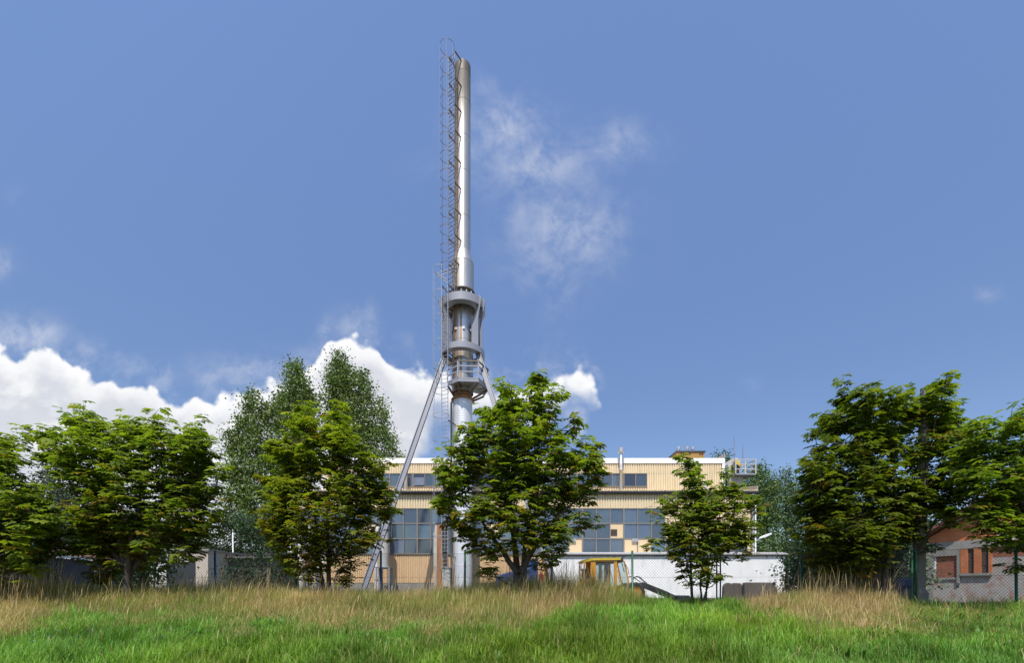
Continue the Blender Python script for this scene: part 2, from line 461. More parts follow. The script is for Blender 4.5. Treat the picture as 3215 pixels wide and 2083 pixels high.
def stainless(name, base, rust_amt, axis_x, metal=.85, rough=.33, streak_x=None, soot_top=None):
    """sheet steel with brown streaks that run down it; more of them on its left side"""
    m = bpy.data.materials.new(name); m.use_nodes = True
    t = NT(m.node_tree); b = t.n['Principled BSDF']
    g = t.new('ShaderNodeNewGeometry'); pos = g.outputs['Position']
    s = t.new('ShaderNodeSeparateXYZ'); t.l.new(pos, s.inputs[0])
    st = t.noise(t.vm('MULTIPLY', pos, (5.5, 5.5, .10)), 1.0, 7, .6)
    st2 = t.noise(t.vm('MULTIPLY', pos, (1.2, 1.2, .35)), 1.0, 5, .6)
    side = t.ramp(t.m('SUBTRACT', axis_x, s.outputs[0]), -.35, .75)
    r = t.m('MULTIPLY', t.ramp(t.m('ADD', t.m('MULTIPLY', st, .6), t.m('ADD', t.m('MULTIPLY', st2, .3), t.m('MULTIPLY', side, .20))), .50, .70), rust_amt)
    if streak_x is not None:
        for (sx, wdt, amt) in streak_x:
            d = t.m('ABSOLUTE', t.m('SUBTRACT', s.outputs[0], sx))
            d = t.m('ADD', d, t.m('MULTIPLY', t.m('SUBTRACT', st2, .5), .12))
            r = t.m('MAXIMUM', r, t.m('MULTIPLY', t.m('SUBTRACT', 1.0, t.ramp(d, 0.0, wdt)), amt))
    c = t.mix(r, base, (.25, .13, .05))
    if soot_top is not None:      # grey brown deposit that runs down from the mouth
        sr = t.m('MULTIPLY', t.ramp(t.m('ADD', s.outputs[2], t.m('MULTIPLY', st, 5.0)), soot_top - 4.0, soot_top + 1.5), .85)
        c = t.mix(sr, c, (.13, .11, .09)); r = t.m('MAXIMUM', r, sr)
    n = t.noise(t.vm('MULTIPLY', pos, (3, 3, .5)), 2, 6, .6)
    f = t.m('ADD', .82, t.m('MULTIPLY', n, .36))
    t.put(b.inputs['Base Color'], t.mix(1.0, c, t.comb(f, f, f), 'MULTIPLY'))
    t.put(b.inputs['Metallic'], t.m('MULTIPLY', metal, t.m('SUBTRACT', 1.0, t.m('MULTIPLY', r, .75))))
    t.put(b.inputs['Roughness'], t.m('ADD', rough, t.m('MULTIPLY', r, .35)))
    return m

# ------------------------------------------------------------------ terrain
def smoothstep(x, a, b):
    t = np.clip((x - a) / (b - a), 0, 1); return t * t * (3 - 2 * t)
def vnoise(x, y, s, seed=0):
    """cheap smooth value noise"""
    x = np.asarray(x, float) / s; y = np.asarray(y, float) / s
    xi = np.floor(x).astype(int); yi = np.floor(y).astype(int)
    fx = x - xi; fy = y - yi; fx = fx * fx * (3 - 2 * fx); fy = fy * fy * (3 - 2 * fy)
    def h(a, b):
        n = np.sin(a * 127.1 + b * 311.7 + seed * 74.7) * 43758.5453
        return n - np.floor(n)
    return (h(xi, yi) * (1 - fx) + h(xi + 1, yi) * fx) * (1 - fy) + (h(xi, yi + 1) * (1 - fx) + h(xi + 1, yi + 1) * fx) * fy
def ground_z(x, y):
    x = np.asarray(x, float); y = np.asarray(y, float)
    prof = np.interp(y, [-40, 0, 3, 5, 6.5, 8, 9.5, 11, 12.5, 14], [-1.2, -1.12, -.98, -.80, -.62, -.40, -.20, -.06, .0, .0])
    near = 1 - smoothstep(y, 12.0, 14.5)
    return prof + near * ((vnoise(x, y, 2.3, 1) - .5) * .12 + (vnoise(x, y, .8, 2) - .5) * .05)
gx = np.unique(np.concatenate([np.linspace(-900, -40, 12), np.linspace(-40, 40, 200), np.linspace(40, 900, 12)]))
gy = np.unique(np.concatenate([np.linspace(-300, -10, 6), np.linspace(-10, 16, 90), np.linspace(16, 60, 12), np.linspace(60, 1200, 10)]))
GX, GY = np.meshgrid(gx, gy)
gv = np.stack([GX, GY, ground_z(GX, GY)], -1).reshape(-1, 3)
nx, ny = len(gx), len(gy)
ii = (np.arange(ny - 1)[:, None] * nx + np.arange(nx - 1)[None, :]).ravel()
M_SOIL = mat('meadow_soil', (.075, .085, .03), .95, var=.4, scale=1.5, stain=(.17, .13, .06), stain_amt=.5, stain_scale=(.5, .5, .5))
g_o = np_mesh('ground', gv, np.stack([ii, ii + 1, ii + 1 + nx, ii + nx], -1), M_SOIL, smooth=True)
tag(g_o, kind='structure')

# ------------------------------------------------------------------ factory building
D1, D2 = 37.7, 41.7
def corr(mb, x0, x1, z0, z1, y, pitch=.219, depth=.075, flip=0.0):
    """ribbed sheet: wide outer faces and narrow recesses, real relief"""
    n = max(1, int(round((x1 - x0) / pitch))); p = (x1 - x0) / n
    vs = []; 
    for i in range(n):
        for (fx, dy) in ((0, 0), (.68, 0), (.73, depth), (.95, depth)):
            vs.append((x0 + (i + fx) * p, y + dy))
    vs.append((x1, y))
    m = len(vs)
    mb.add([(x, yy, z0) for x, yy in vs] + [(x, yy, z1) for x, yy in vs], [(i, i + 1, i + 1 + m, i + m) for i in range(m - 1)])
def ax(X): return pX(X, D1)
def az(Y): return pZ(Y, D1)
def bx_(X): return pX(X, D2)
def bz(Y): return pZ(Y, D2)

B = thing('factory_building', (0, D1, 0), 'long cream ribbed metal factory hall with rows of dusty windows behind the chimney', 'building')
XL, XR = ax(915), ax(2357)
zT, zW0, zW3, zB = az(1548), az(1597), az(1741), az(1832)
# masonry body behind the sheets
mb = MB()
mb.box(XL + .02, ax(2361) - .05, D1 + .16, 60, -.5, zT - .05)
mb.box(bx_(1018), bx_(2270), D2 + .16, 58, zT - .1, bz(1444))
mb.build('body_wall', M_YELLOW, B)
mb = MB()
corr(mb, XL, XR, zW0, zT - .02, D1)
corr(mb, ax(2089), XR, az(1691), zW0 - .004, D1 + .003)
corr(mb, XL, ax(921), zW3, zW0 - .004, D1 + .003, .1)
corr(mb, ax(2347.5), XR, zW3, az(1691) - .004, D1 + .003, .13)
corr(mb, bx_(1018), bx_(2266), bz(1487), bz(1456), D2)
corr(mb, bx_(2032), bx_(2266), bz(1548), bz(1487) - .004, D2 + .003)
corr(mb, bx_(1018), bx_(1077), bz(1548), bz(1487) - .004, D2 + .003)
corr(mb, bx_(1077), bx_(2032), bz(1548), bz(1529.5), D2)
mb.build('wall_cladding', M_YELLOW, B)
mb = MB(); corr(mb, XL, XR, zB, zW3 - .06, D1 - .004, .188, .05)
mb.build('lower_cladding', M_PEACH, B)
mb = MB(); mb.box(XL - .03, ax(2357) + .03, D1 + .03, D1 + .155, -.5, zB + .02)
mb.build('plinth', M_CONCRETE, B)

def glass_col():
    v = random.uniform(.55, 1.5); g_ = random.uniform(.9, 1.12)
    return (.050 * v, .072 * v * g_, .098 * v)
def pane(mb, x0, x1, z0, z1, y, col=None):
    a, b = random.uniform(-.012, .012), random.uniform(-.012, .012)
    mb.add([(x0, y - a - b, z0), (x1, y + a - b, z0), (x1, y + a + b, z1), (x0, y - a + b, z1)], [(0, 1, 2, 3)], col=col or glass_col())
PANELS = {}   # (row, column) of the closed cells
CW_ = 43.2
def col_of(X): return int(round((X - 921.6) / CW_))
for X, rw in ((1916, 1), (1527, 1), (1786, 2), (1959, 2), (2002, 2), (1138, 1)):
    PANELS[(rw, col_of(X))] = True
rows = [1597, 1645, 1693, 1741]
def window_bay(cols, rws, xf, zf, D, x_origin, cw, rowlist, fw=.045, dark=(), thick=.10):
    c0, c1 = cols[0], cols[-1] + 1
    mb = MB()
    xs = [xf(x_origin + c * cw) for c in range(c0, c1 + 1)]
    zs = [zf(y) for y in rowlist]
    for k, x in enumerate(xs):
        w = fw * (1.35 if k in (0, len(xs) - 1) else .8)
        x_a, x_b = (x - w, x + w)
        if k == 0: x_a = x + .003
        if k == len(xs) - 1: x_b = x - .003
        mb.box(x_a, x_b, D - .03, D + thick, zs[-1], zs[0])
    for k, z in enumerate(zs):
        z_a, z_b = z - fw, z + fw
        if k == 0: z_a, z_b = z - 1.3 * fw, z - .004
        if k == len(zs) - 1: z_a, z_b = z + .004, z + 1.3 * fw
        for q in range(len(xs) - 1):
            mb.box(xs[q] + fw * 1.3, xs[q + 1] - fw * 1.3, D - .022, D + thick - .006, z_a, z_b)
    w_o = mb.build('window', M_FRAME, B)
    gl = MB()
    for r in range(len(rowlist) - 1):
        for q, c in enumerate(range(c0, c1)):
            if (r, c) in PANELS and dark == (): continue
            colr = None
            if dark and c in dark: colr = (.012, .013, .016)
            pane(gl, xs[q], xs[q + 1], zs[r + 1], zs[r], D + .05, colr)
    if gl.v: gl.build('pane', M_GLASS, w_o)
    return w_o
for i in range(9):
    window_bay(list(range(i * 3, i * 3 + 3)), None, ax, az, D1, 921.6, CW_, rows)
for i in range(2):
    window_bay(list(range(27 + i * 3, 30 + i * 3)), None, ax, az, D1, 921.6, CW_, rows[2:])
for i in range(13):
    window_bay([2 * i, 2 * i + 1], None, bx_, bz, D2, 1077.0, 36.73, [1487.5, 1529], .04, dark=(6, 24) if i in (3, 12) else (-1,))
# tilted sash of the open upper window
mb = MB(); x0, x1 = bx_(1077 + 6 * 36.73) + .08, bx_(1077 + 7 * 36.73) - .08
mb.add([(x0, D2 - .10, bz(1526)), (x1, D2 - .10, bz(1526)), (x1, D2 + .03, bz(1500)), (x0, D2 + .03, bz(1500))], [(0, 1, 2, 3)], col=(.10, .115, .15))
mb.build('open_sash', M_GLASS, B)
for (rw, c) in PANELS:
    x0, x1 = ax(921.6 + c * CW_), ax(921.6 + (c + 1) * CW_)
    mb = MB(); mb.box(x0 + .04, x1 - .04, D1 + .012, D1 + .06, az(rows[rw + 1]) + .055, az(rows[rw]) - .055)
    p = mb.build('infill_panel', M_PANEL, B)
    if rw == 1 and c != col_of(1138):
        mb = MB(); zc = (az(rows[1]) + az(rows[2])) / 2
        for k in range(6):
            mb.box(x0 + .06, x0 + .60, D1 - .03, D1 + .010, zc - .40 + k * .095, zc - .40 + k * .095 + .065)
        mb.build('louver', mat('brown_louver', (.05, .035, .035), .6) if 'brown_louver' not in bpy.data.materials else bpy.data.materials['brown_louver'], p)
# small grey stubs that pierce the panels
for X in (1796, 1992):
    mb = MB(); mb.box(ax(X - 9), ax(X + 11), D1 - .16, D1 + .011, az(1703), az(1693.8)); mb.build('vent_stub', M_ALU, B)
mb = MB()
mb.box(XL, ax(2088), D1 - .09, D1 - .004, zW3 - .055, zW3 - .005); mb.box(bx_(1077), bx_(2032), D2 - .08, D2 - .004, bz(1530.5) , bz(1529.2))
mb.build('window_sill', M_FRAME, B)
# roof, gutter and trims
mb = MB()
za, zb_ = az(1545.5), bz(1546)
mb.hexa([(XL - .25, D1 - .14, za), (ax(2377), D1 - .14, za), (ax(2377), D2 - .02, za + .55), (XL - .25, D2 - .02, za + .55),
         (XL - .25, D1 - .14, za + .05), (ax(2377), D1 - .14, za + .05), (ax(2377), D2 - .02, za + .60), (XL - .25, D2 - .02, za + .60)])
n = 150
for i in range(n):       # wavy sheet ends above the gutter, uneven with age
    x = XL - .2 + (ax(2376) - XL + .2) * (i + .5) / n
    h = random.uniform(.05, .13)
    mb.box(x - .085, x + .085, D1 - .165, D1 - .02, za + .051, za + .051 + h)
mb.build('lower_roof', mat('roof_edge', (.62, .48, .30), .7, var=.35, scale=9, stain=(.10, .05, .03), stain_amt=.8, stain_scale=(3, 3, 3)), B)
mb = MB()
pth = [(XL - .28, D1 - .20, az(1549.5)), (ax(2378), D1 - .20, az(1549.5))]
mb.tube(pth, .125, 12)
for i in range(38):
    x = XL + (ax(2375) - XL) * i / 37
    mb.box(x - .02, x + .02, D1 - .30, D1 - .01, az(1549.5) - .135, az(1549.5) - .10)
mb.build('gutter', M_GUTTER, B)
mb = MB(); mb.box(bx_(1017), bx_(2275), D2 - .075, D2 - .005, bz(1456.5), bz(1440))
mb.box(bx_(2266.5), bx_(2275), D2 - .06, D2 - .004, bz(1548), bz(1457.2))
mb.box(bx_(1011), bx_(1017) - .002, D2 - .10, D2 - .004, bz(1548), bz(1445))
# flat roofing behind the fascia
mb.box(bx_(1018), bx_(2270), D2 - .004, 58.2, bz(1444) + .002, bz(1443))
mb.build('white_fascia', M_TRIM_WHITE, B)
mb = MB()      # raised roof verges at the right-hand ends
def verge(x0, x1, y0, z0, y1, z1, h):
    mb.hexa([(x0, y0, z0), (x1, y0, z0), (x1, y1, z1), (x0, y1, z1), (x0, y0, z0 + h), (x1, y0, z0 + h), (x1, y1, z1 + h), (x0, y1, z1 + h)])
verge(ax(2374), ax(2377.5), D1 - .14, za + .06, D2 + 4, za + 1.6, .42)
verge(bx_(2272.5), bx_(2275.5), D2 - .1, bz(1440) + .003, 57, bz(1440) + .3, .42)
mb.build('roof_verge', mat('verge_board', (.34, .30, .27), .8, var=.3, scale=4), B)
mb = MB(); mb.tube([(ax(2362.5), D1 - .12, az(1551)), (ax(2362.5), D1 - .12, .2)], .135, 14)
mb.build('downpipe', M_ALU, B)
for X0, X1 in ((904.5, 914.8), (2367, 2373)):
    mb = MB(); mb.box(ax(X0), ax(X1), D1 - .07, D1 + .5, -.3, zT - .02); mb.build('corner_trim', M_TRIM_WHITE, B)
# metal flues up the upper facade
for X, yt, yb in ((1950, 1413, 1546), (1783, 1425, 1546), (1274, 1458, 1546)):
    x = pX(X, 41.1)
    mb = MB(); zt = pZ(yt + 8, 41.1)
    mb.lathe(x, 41.1, [(.145, pZ(yb, 41.1)), (.145, pZ(1478, 41.1)), (.165, pZ(1478, 41.1)), (.165, pZ(1475, 41.1)), (.14, pZ(1475, 41.1)), (.14, zt)], 20)
    fl = mb.build('roof_flue', M_ALU, B)
    if X != 1274:
        mb = MB(); z0 = zt
        mb.lathe(x, 41.1, [(.15, z0 - .12), (.28, z0 - .02), (.28, z0 - .02), (.29, z0 + .38), (.29, z0 + .38), (.02, z0 + .40)], 24)
        mb.build('flue_cap', M_ALU, fl)
# brick roof chimney with cowls
mb = MB(); x0, x1 = pX(2124, 46), pX(2212, 46); z0, z1 = pZ(1444, 46), pZ(1421, 46)
mb.box(x0, x1, 46, 48, z0 - .3, z1)
rc = mb.build('roof_chimney', M_BRICKO, B)
mb = MB(); mb.box(x0 - .08, x1 + .08, 45.9, 48.1, z1 + .003, z1 + .12); mb.build('chimney_slab', M_GUTTER, rc)
for X in (2139, 2146, 2152, 2166, 2198, 2205):
    mb = MB(); mb.box(pX(X - 2, 46), pX(X + 2, 46), 45.985, 46.06, pZ(1431, 46), pZ(1423.5, 46)); mb.build('flue_opening', M_DARK, rc)
for X in (2131, 2157.5, 2175):
    x = pX(X, 46.6); z = z1 + .125
    mb = MB(); mb.lathe(x, 46.6, [(.26, z), (.12, z + .10), (.11, z + .33), (.20, z + .35), (.20, z + .35), (.21, z + .62), (.21, z + .62), (.02, z + .69)], 20)
    mb.box(x - .36, x + .36, 46.25, 46.95, z - .003, z + .03)
    mb.build('cowl', M_ALU, rc)
# grey hatch on the upper wall
mb = MB(); mb.box(bx_(2206), bx_(2220), D2 - .12, D2 - .006, bz(1546), bz(1512)); mb.build('wall_hatch', M_DUCT, B)

# ------------------------------------------------------------------ dust cyclone on the roof end
DC = 45.0
C = thing('dust_cyclone', (pX(2325, DC), DC, pZ(1540, DC)), 'cream dust cyclone with a yellow flap and railed platform at the right roof end', 'dust extractor')
def c(X, Y, dy=0): return (pX(X, DC), DC + dy, pZ(Y, DC))
mb = MB()
mb.lathe(pX(2316, DC), DC + .5, [(.75, pZ(1498, DC)), (.72, pZ(1545, DC) - .6)], 20)
mb.build('column', M_CREAM_STEEL, C)
mb = MB()
hood = [(2287, 1497), (2287, 1458), (2296, 1443), (2306, 1438), (2319, 1438), (2326, 1447), (2326, 1497)]
hp = [(pX(X, DC), pZ(Y, DC)) for X, Y in hood]
mb.prism(hp, DC + .1, DC + 1.5)
mb.build('hood', M_CREAM_STEEL, C)
mb = MB(); mb.prism([(pX(X, DC), pZ(Y, DC)) for X, Y in ((2297, 1489), (2297, 1462), (2322, 1452), (2322, 1489))], DC + .02, DC + .095)
mb.build('opening', M_DARK, C)
mb = MB(); mb.prism([(pX(X, DC), pZ(Y, DC)) for X, Y in ((2302, 1449), (2307, 1443), (2332, 1461), (2330, 1466), (2322, 1466))], DC - .06, DC + .015)
mb.build('yellow_flap', M_LOADER_Y, C)
mb = MB(); x0, x1 = pX(2296, DC), pX(2358, DC); z0, z1 = pZ(1499, DC), pZ(1495, DC)
mb.box(x0, x1, DC - .9, DC + 1.0, z0, z1); mb.beam((x1 - .1, DC - .3, z0), (pX(2330, DC), DC - .1, pZ(1530, DC)), .08, .08)
mb.build('platform', M_GREY_STEEL, C)
mb = MB(); zt = pZ(1451, DC)
for X in (2296, 2325, 2358):
    mb.box(pX(X, DC) - .05, pX(X, DC) + .05, DC - .9, DC - .8, z1 + .002, zt)
mb.box(x1 - .05, x1 + .05, DC + .9, DC + 1.0, z1 + .002, zt)
for z in (zt, (zt * 2 + z1) / 3, (zt + 2 * z1) / 3):
    mb.box(x0, x1, DC - .888, DC - .812, z - .07, z)
    mb.box(x1 - .042, x1 + .042, DC - .79, DC + .89, z - .07, z)
mb.build('railing', M_CREAM_STEEL, C)
for X, Y0, Y1 in ((2295.5, 1378, 1497), (2322.5, 1404, 1450)):
    mb = MB(); mb.tube([c(X, Y1, -.6), c(X, Y0, -.6)], [.045, .02], 6)
    mb.build('lightning_rod', M_LADDER, C)

# wall lamp at the right end of the hall
L = thing('wall_lamp', (pX(2374, D1), D1, pZ(1698, D1)), 'white street lamp head on a slanting arm at the right corner of the hall', 'lamp')
mb = MB(); mb.tube([(pX(2372, D1), D1 - .1, pZ(1701, D1)), (pX(2390, D1), D1 - .3, pZ(1689, D1))], .05, 8); mb.build('arm', M_ALU, L)
mb = MB(); mb.hexa([(pX(2386, 37.4), 37.25, pZ(1692, 37.4)), (pX(2401, 37.4), 37.25, pZ(1689, 37.4)), (pX(2401, 37.4), 37.6, pZ(1689, 37.4)), (pX(2386, 37.4), 37.6, pZ(1692, 37.4)),
                    (pX(2392, 37.4), 37.25, pZ(1685, 37.4)), (pX(2417, 37.4), 37.20, pZ(1676, 37.4)), (pX(2417, 37.4), 37.65, pZ(1676, 37.4)), (pX(2392, 37.4), 37.6, pZ(1685, 37.4))])
mb.add([(pX(2401, 37.4), 37.25, pZ(1689.2, 37.4)), (pX(2420, 37.4), 37.20, pZ(1679, 37.4)), (pX(2420, 37.4), 37.65, pZ(1679, 37.4)), (pX(2401, 37.4), 37.6, pZ(1689.2, 37.4)), (pX(2417.3, 37.4), 37.20, pZ(1676, 37.4)), (pX(2417.3, 37.4), 37.65, pZ(1676, 37.4))],
       [(0, 3, 2, 1), (0, 1, 4), (1, 2, 5, 4), (2, 3, 5)])
mb.build('lamp_head', M_TRIM_WHITE, L)

# ------------------------------------------------------------------ chimney stack
DK = 35.5
KX = pX(1453, DK)
K = thing('chimney_stack', (KX, DK, 0), 'tall stainless steel chimney standing on splayed legs in front of the hall', 'chimney')
def kz(Y, r=0.0): return pZ(Y, DK - r)
S_LOW = stainless('chimney_aluminium', (.68, .69, .71), .25, KX, .35, .45, ((KX - .72, .10, .7),))
S_MID = stainless('chimney_stainless_mid', (.52, .50, .47), .9, KX, .80, .32, ((KX - .05, .12, .95), (KX - .50, .25, .75), (KX + .45, .1, .4)))
S_TOP = stainless('chimney_stainless_top', (.50, .48, .445), .85, KX, .80, .40, ((KX - .48, .34, .65), (KX + .22, .05, .45), (KX - .12, .05, .3)), 42.0)
M_SOOT = mat('sooty_steel', (.16, .135, .11), .6, metal=.4, var=.3, scale=3)
zcol = kz(1248, .76)
def pipe(mb, r, z0, z1, seams=(), n=56):
    prof = [(r, z0)]
    for s in sorted(seams):
        prof += [(r, s - .03), (r, s - .03), (r + .012, s - .015), (r + .012, s - .015), (r + .012, s + .015), (r + .012, s + .015), (r, s + .03), (r, s + .03)]
    prof.append((r, z1))
    mb.lathe(KX, DK, prof, n)
# lower flue, with ring corrugation near its head
mb = MB(); pipe(mb, .76, -.3, 10.2, (2.6, 5.4, 8.0))
prof = []
z = 10.2
while z < 14.6:
    prof += [(.76, z), (.772, z + .10), (.76, z + .20)]; z += .2
prof += [(.76, zcol)]
mb.lathe(KX, DK, prof, 56)
mb.build('lower_flue', S_LOW, K)
mb = MB(); mb.lathe(KX, DK, [(.77, zcol), (.92, zcol), (.92, zcol), (.92, zcol + .09), (.92, zcol + .09), (.70, zcol + .10), (.70, zcol + .10), (.70, zcol + .55)], 40, smooth=False)
mb.build('flange', M_RUSTY, K)
zr2b, zr2t = kz(1089, 1.75), kz(1070, 1.75)
zr1b, zr1t = kz(938, 1.8), kz(913, 1.8)
zsl = kz(897, .875); zc0, zc1 = kz(809, .875), kz(775, .61)
mb = MB(); pipe(mb, .835, zcol + .55, zsl - .35, (17.9, 20.3, 21.9))
for a in range(8):      # square inspection lugs around the middle section
    t = a * math.pi / 4 + .2; x, y = KX + .835 * math.cos(t), DK + .835 * math.sin(t)
    mb.box(x - .09, x + .09, y - .09, y + .09, 20.95, 21.15)
mb.build('middle_flue', S_MID, K)
ztop = kz(212)
mb = MB(); pipe(mb, .875, zsl, zc0)
mb.lathe(KX, DK, [(.875, zc0), (.89, zc0 + .02), (.89, zc0 + .02), (.873, zc0 + .04), (.873, zc0 + .04), (.615, zc1), (.615, zc1), (.625, zc1 + .02), (.625, zc1 + .02), (.61, zc1 + .04)], 56)
pipe(mb, .61, zc1 + .04, ztop - 1.5, (kz(690), kz(550), kz(440), kz(330)))
mb.lathe(KX, DK, [(.61, ztop - 1.5), (.61, ztop)], 56)
mb.build('upper_flue', S_TOP, K)
mb = MB(); mb.lathe(KX, DK, [(.616, ztop - .75), (.617, ztop + .02), (.617, ztop + .02), (.56, ztop + .03), (.56, ztop + .03), (.54, ztop - 1.4)], 56)
mb.lathe(KX, DK, [(.55, ztop - 1.0), (.01, ztop - 1.0)], 40)
mb.build('sooty_rim', M_SOOT, K)
# bolted joint below the sleeve
mb = MB(); mb.lathe(KX, DK, [(.80, zsl - .02), (.88, zsl - .02), (.98, zsl - .06), (.98, zsl - .06), (.98, zsl - .14), (.98, zsl - .14), (.84, zsl - .15), (.84, zsl - .75), (.84, zsl - .75), (1.15, zsl - .76), (1.15, zsl - .76), (1.15, zsl - .86), (1.15, zsl - .86), (.84, zsl - .87)], 48, smooth=False)
mb.build('joint_flange', M_SOOT, K)
for a in range(16):
    t = a * math.pi / 8; x, y = KX + 1.04 * math.cos(t), DK + 1.04 * math.sin(t)
    mb = MB(); mb.tube([(x, y, zsl - .755), (x, y, zsl - .36)], .045, 8); mb.build('bolt', M_ALU, K)
# ring beams
def ring(r0, r1, z0, z1, name):
    mb = MB(); mb.lathe(KX, DK, [(r0, z0), (r1, z0), (r1, z0), (r1, z1), (r1, z1), (r0, z1), (r0, z1), (r0, z0)], 64, smooth=False)
    return mb.build(name, M_GREY_STEEL, K)
ring(1.22, 1.78, zr1b, zr1t, 'ring_beam'); ring(1.22, 1.73, zr2b, zr2t, 'ring_beam')
mb = MB(); mb.lathe(KX, DK, [(.84, zr1t - .02), (1.20, zr1t - .02), (1.20, zr1t - .02), (1.20, zr1t - .06), (.84, zr1t - .06)], 48, smooth=False)
mb.build('cover_plate', M_SOOT, K)
# columns between the rings, flared at the head, with legs below
for sgn in (-1, 1):
    for ang in (R(-30),):
        ca, sa = math.cos(ang), math.sin(ang)
        def q(rad, tang, z): # radial / tangential position
            return (KX + sgn * (rad * ca - tang * sa), DK + rad * sa + tang * ca, z)
        mb = MB()
        for tg in (-.26, .26):      # two flange plates
            poly = [(1.05, zr2t + .004), (1.66, zr2t + .004), (1.66, zr1b - .9), (1.98, zr1t - .1), (1.80, zr1t + .12), (1.42, zr1t + .12), (1.42, zr1b - .45), (1.05, zr1b - 1.0)]
            n = len(poly)
            vs = [q(r_, tg - .02, z) for r_, z in poly] + [q(r_, tg + .02, z) for r_, z in poly]
            mb.add(vs, [tuple(range(n)), tuple(range(2 * n - 1, n - 1, -1))] + [(i, i + n, (i + 1) % n + n, (i + 1) % n) for i in range(n)])
        mb.hexa([q(1.30, -.235, zr2t + .006), q(1.36, -.235, zr2t + .006), q(1.36, .235, zr2t + .006), q(1.30, .235, zr2t + .006),
                 q(1.50, -.235, zr1b - .8), q(1.56, -.235, zr1b - .8), q(1.56, .235, zr1b - .8), q(1.50, .235, zr1b - .8)])
        mb.build('ring_column', M_GREY_STEEL, K)
        # leg: channel with two flanges and a recessed web between them
        top = Vector((KX + sgn * 1.45 * ca, DK + 1.45 * sa, zr2b - .004)); 
        foot = Vector((pX(1127 if sgn < 0 else 1763, 31.2), 31.2, -.25))
        d = (foot - top).normalized(); side = d.cross(Vector((0, 1, 0))).normalized()
        mb = MB()
        for k in (-1, 1):
            mb.beam(top + side * (k * .17), foot + side * (k * .17), .05, .24, up=side.cross(d))
        mb.beam(top + Vector((0, -.02, 0)), foot + Vector((0, -.02, 0)), .29, .035, up=side.cross(d))
        lg = mb.build('leg', M_LEG_STEEL, K)
        mb = MB(); mb.box(foot.x - .5, foot.x + .5, foot.y - .4, foot.y + .4, -.3, .12); mb.build('foot_plate', M_CONCRETE, lg)
# rear leg
mb = MB(); top = Vector((KX, DK + 1.45, zr2b - .004)); foot = Vector((KX, DK + 1.75, -.2))
for k in (-.235, .235): mb.beam(top + Vector((k, 0, 0)), foot + Vector((k, 0, 0)), .04, .42)
mb.beam(top, foot, .43, .035); mb.build('leg', M_GREY_STEEL, K)
# service platform: a half ring of grating with railing, carried by brackets
zp = kz(1195, 1.6)
angs = [R(a) for a in (-140, -100, -52, -8, 32)]
Rp = [1.55, 1.75, 2.05, 1.95, 1.75]
outer = [(KX + .12 + Rp[i] * math.cos(a), DK + Rp[i] * math.sin(a)) for i, a in enumerate(angs)]
inner = [(KX + .9 * math.cos(a), DK + .9 * math.sin(a)) for a in angs]
mb = MB()
def strip_between(a0, a1, b0, b1, n, w, z0, z1):
    for i in range(n + 1):
        t = i / n
        p = Vector((a0[0] + (a1[0] - a0[0]) * t, a0[1] + (a1[1] - a0[1]) * t, (z0 + z1) / 2)); q_ = Vector((b0[0] + (b1[0] - b0[0]) * t, b0[1] + (b1[1] - b0[1]) * t, (z0 + z1) / 2))
        mb.beam(p, q_, w, z1 - z0)
for i in range(4):
    strip_between(inner[i], inner[i + 1], outer[i], outer[i + 1], 13, .05, zp, zp + .04)
    strip_between(inner[i], outer[i], inner[i + 1], outer[i + 1], 8, .05, zp + .045, zp + .08)
pl = mb.build('service_platform', M_GREY_STEEL, K)
mb = MB()
for i in range(4):
    mb.beam((*outer[i], zp + .02), (*outer[i + 1], zp + .02), .05, .30)
mb.build('edge_beam', M_GREY_STEEL, pl)
mb = MB(); zrail = kz(1129, 1.9)
for i, (x, y) in enumerate(outer):
    mb.box(x - .05, x + .05, y - .05, y + .05, zp + .17, zrail - .05)
for i in range(4):
    for fz in (.36, .70):
        z = zp + .17 + (zrail - zp - .17) * fz
        mb.beam((*outer[i], z), (*outer[i + 1], z), .06, .09)
mb.build('railing', M_GREY_STEEL, pl)
mb = MB()
for i in range(4): mb.beam((*outer[i], zrail), (*outer[i + 1], zrail), .10, .08)
mb.build('handrail', M_SOOT, pl)
for i in (0, 1, 2, 3, 4):
    a = angs[i]; mb = MB()
    mb.beam((KX + .75 * math.cos(a), DK + .75 * math.sin(a), zcol + .12), (outer[i][0], outer[i][1], zp - .13), .10, .14)
    mb.build('bracket', M_SOOT, pl)
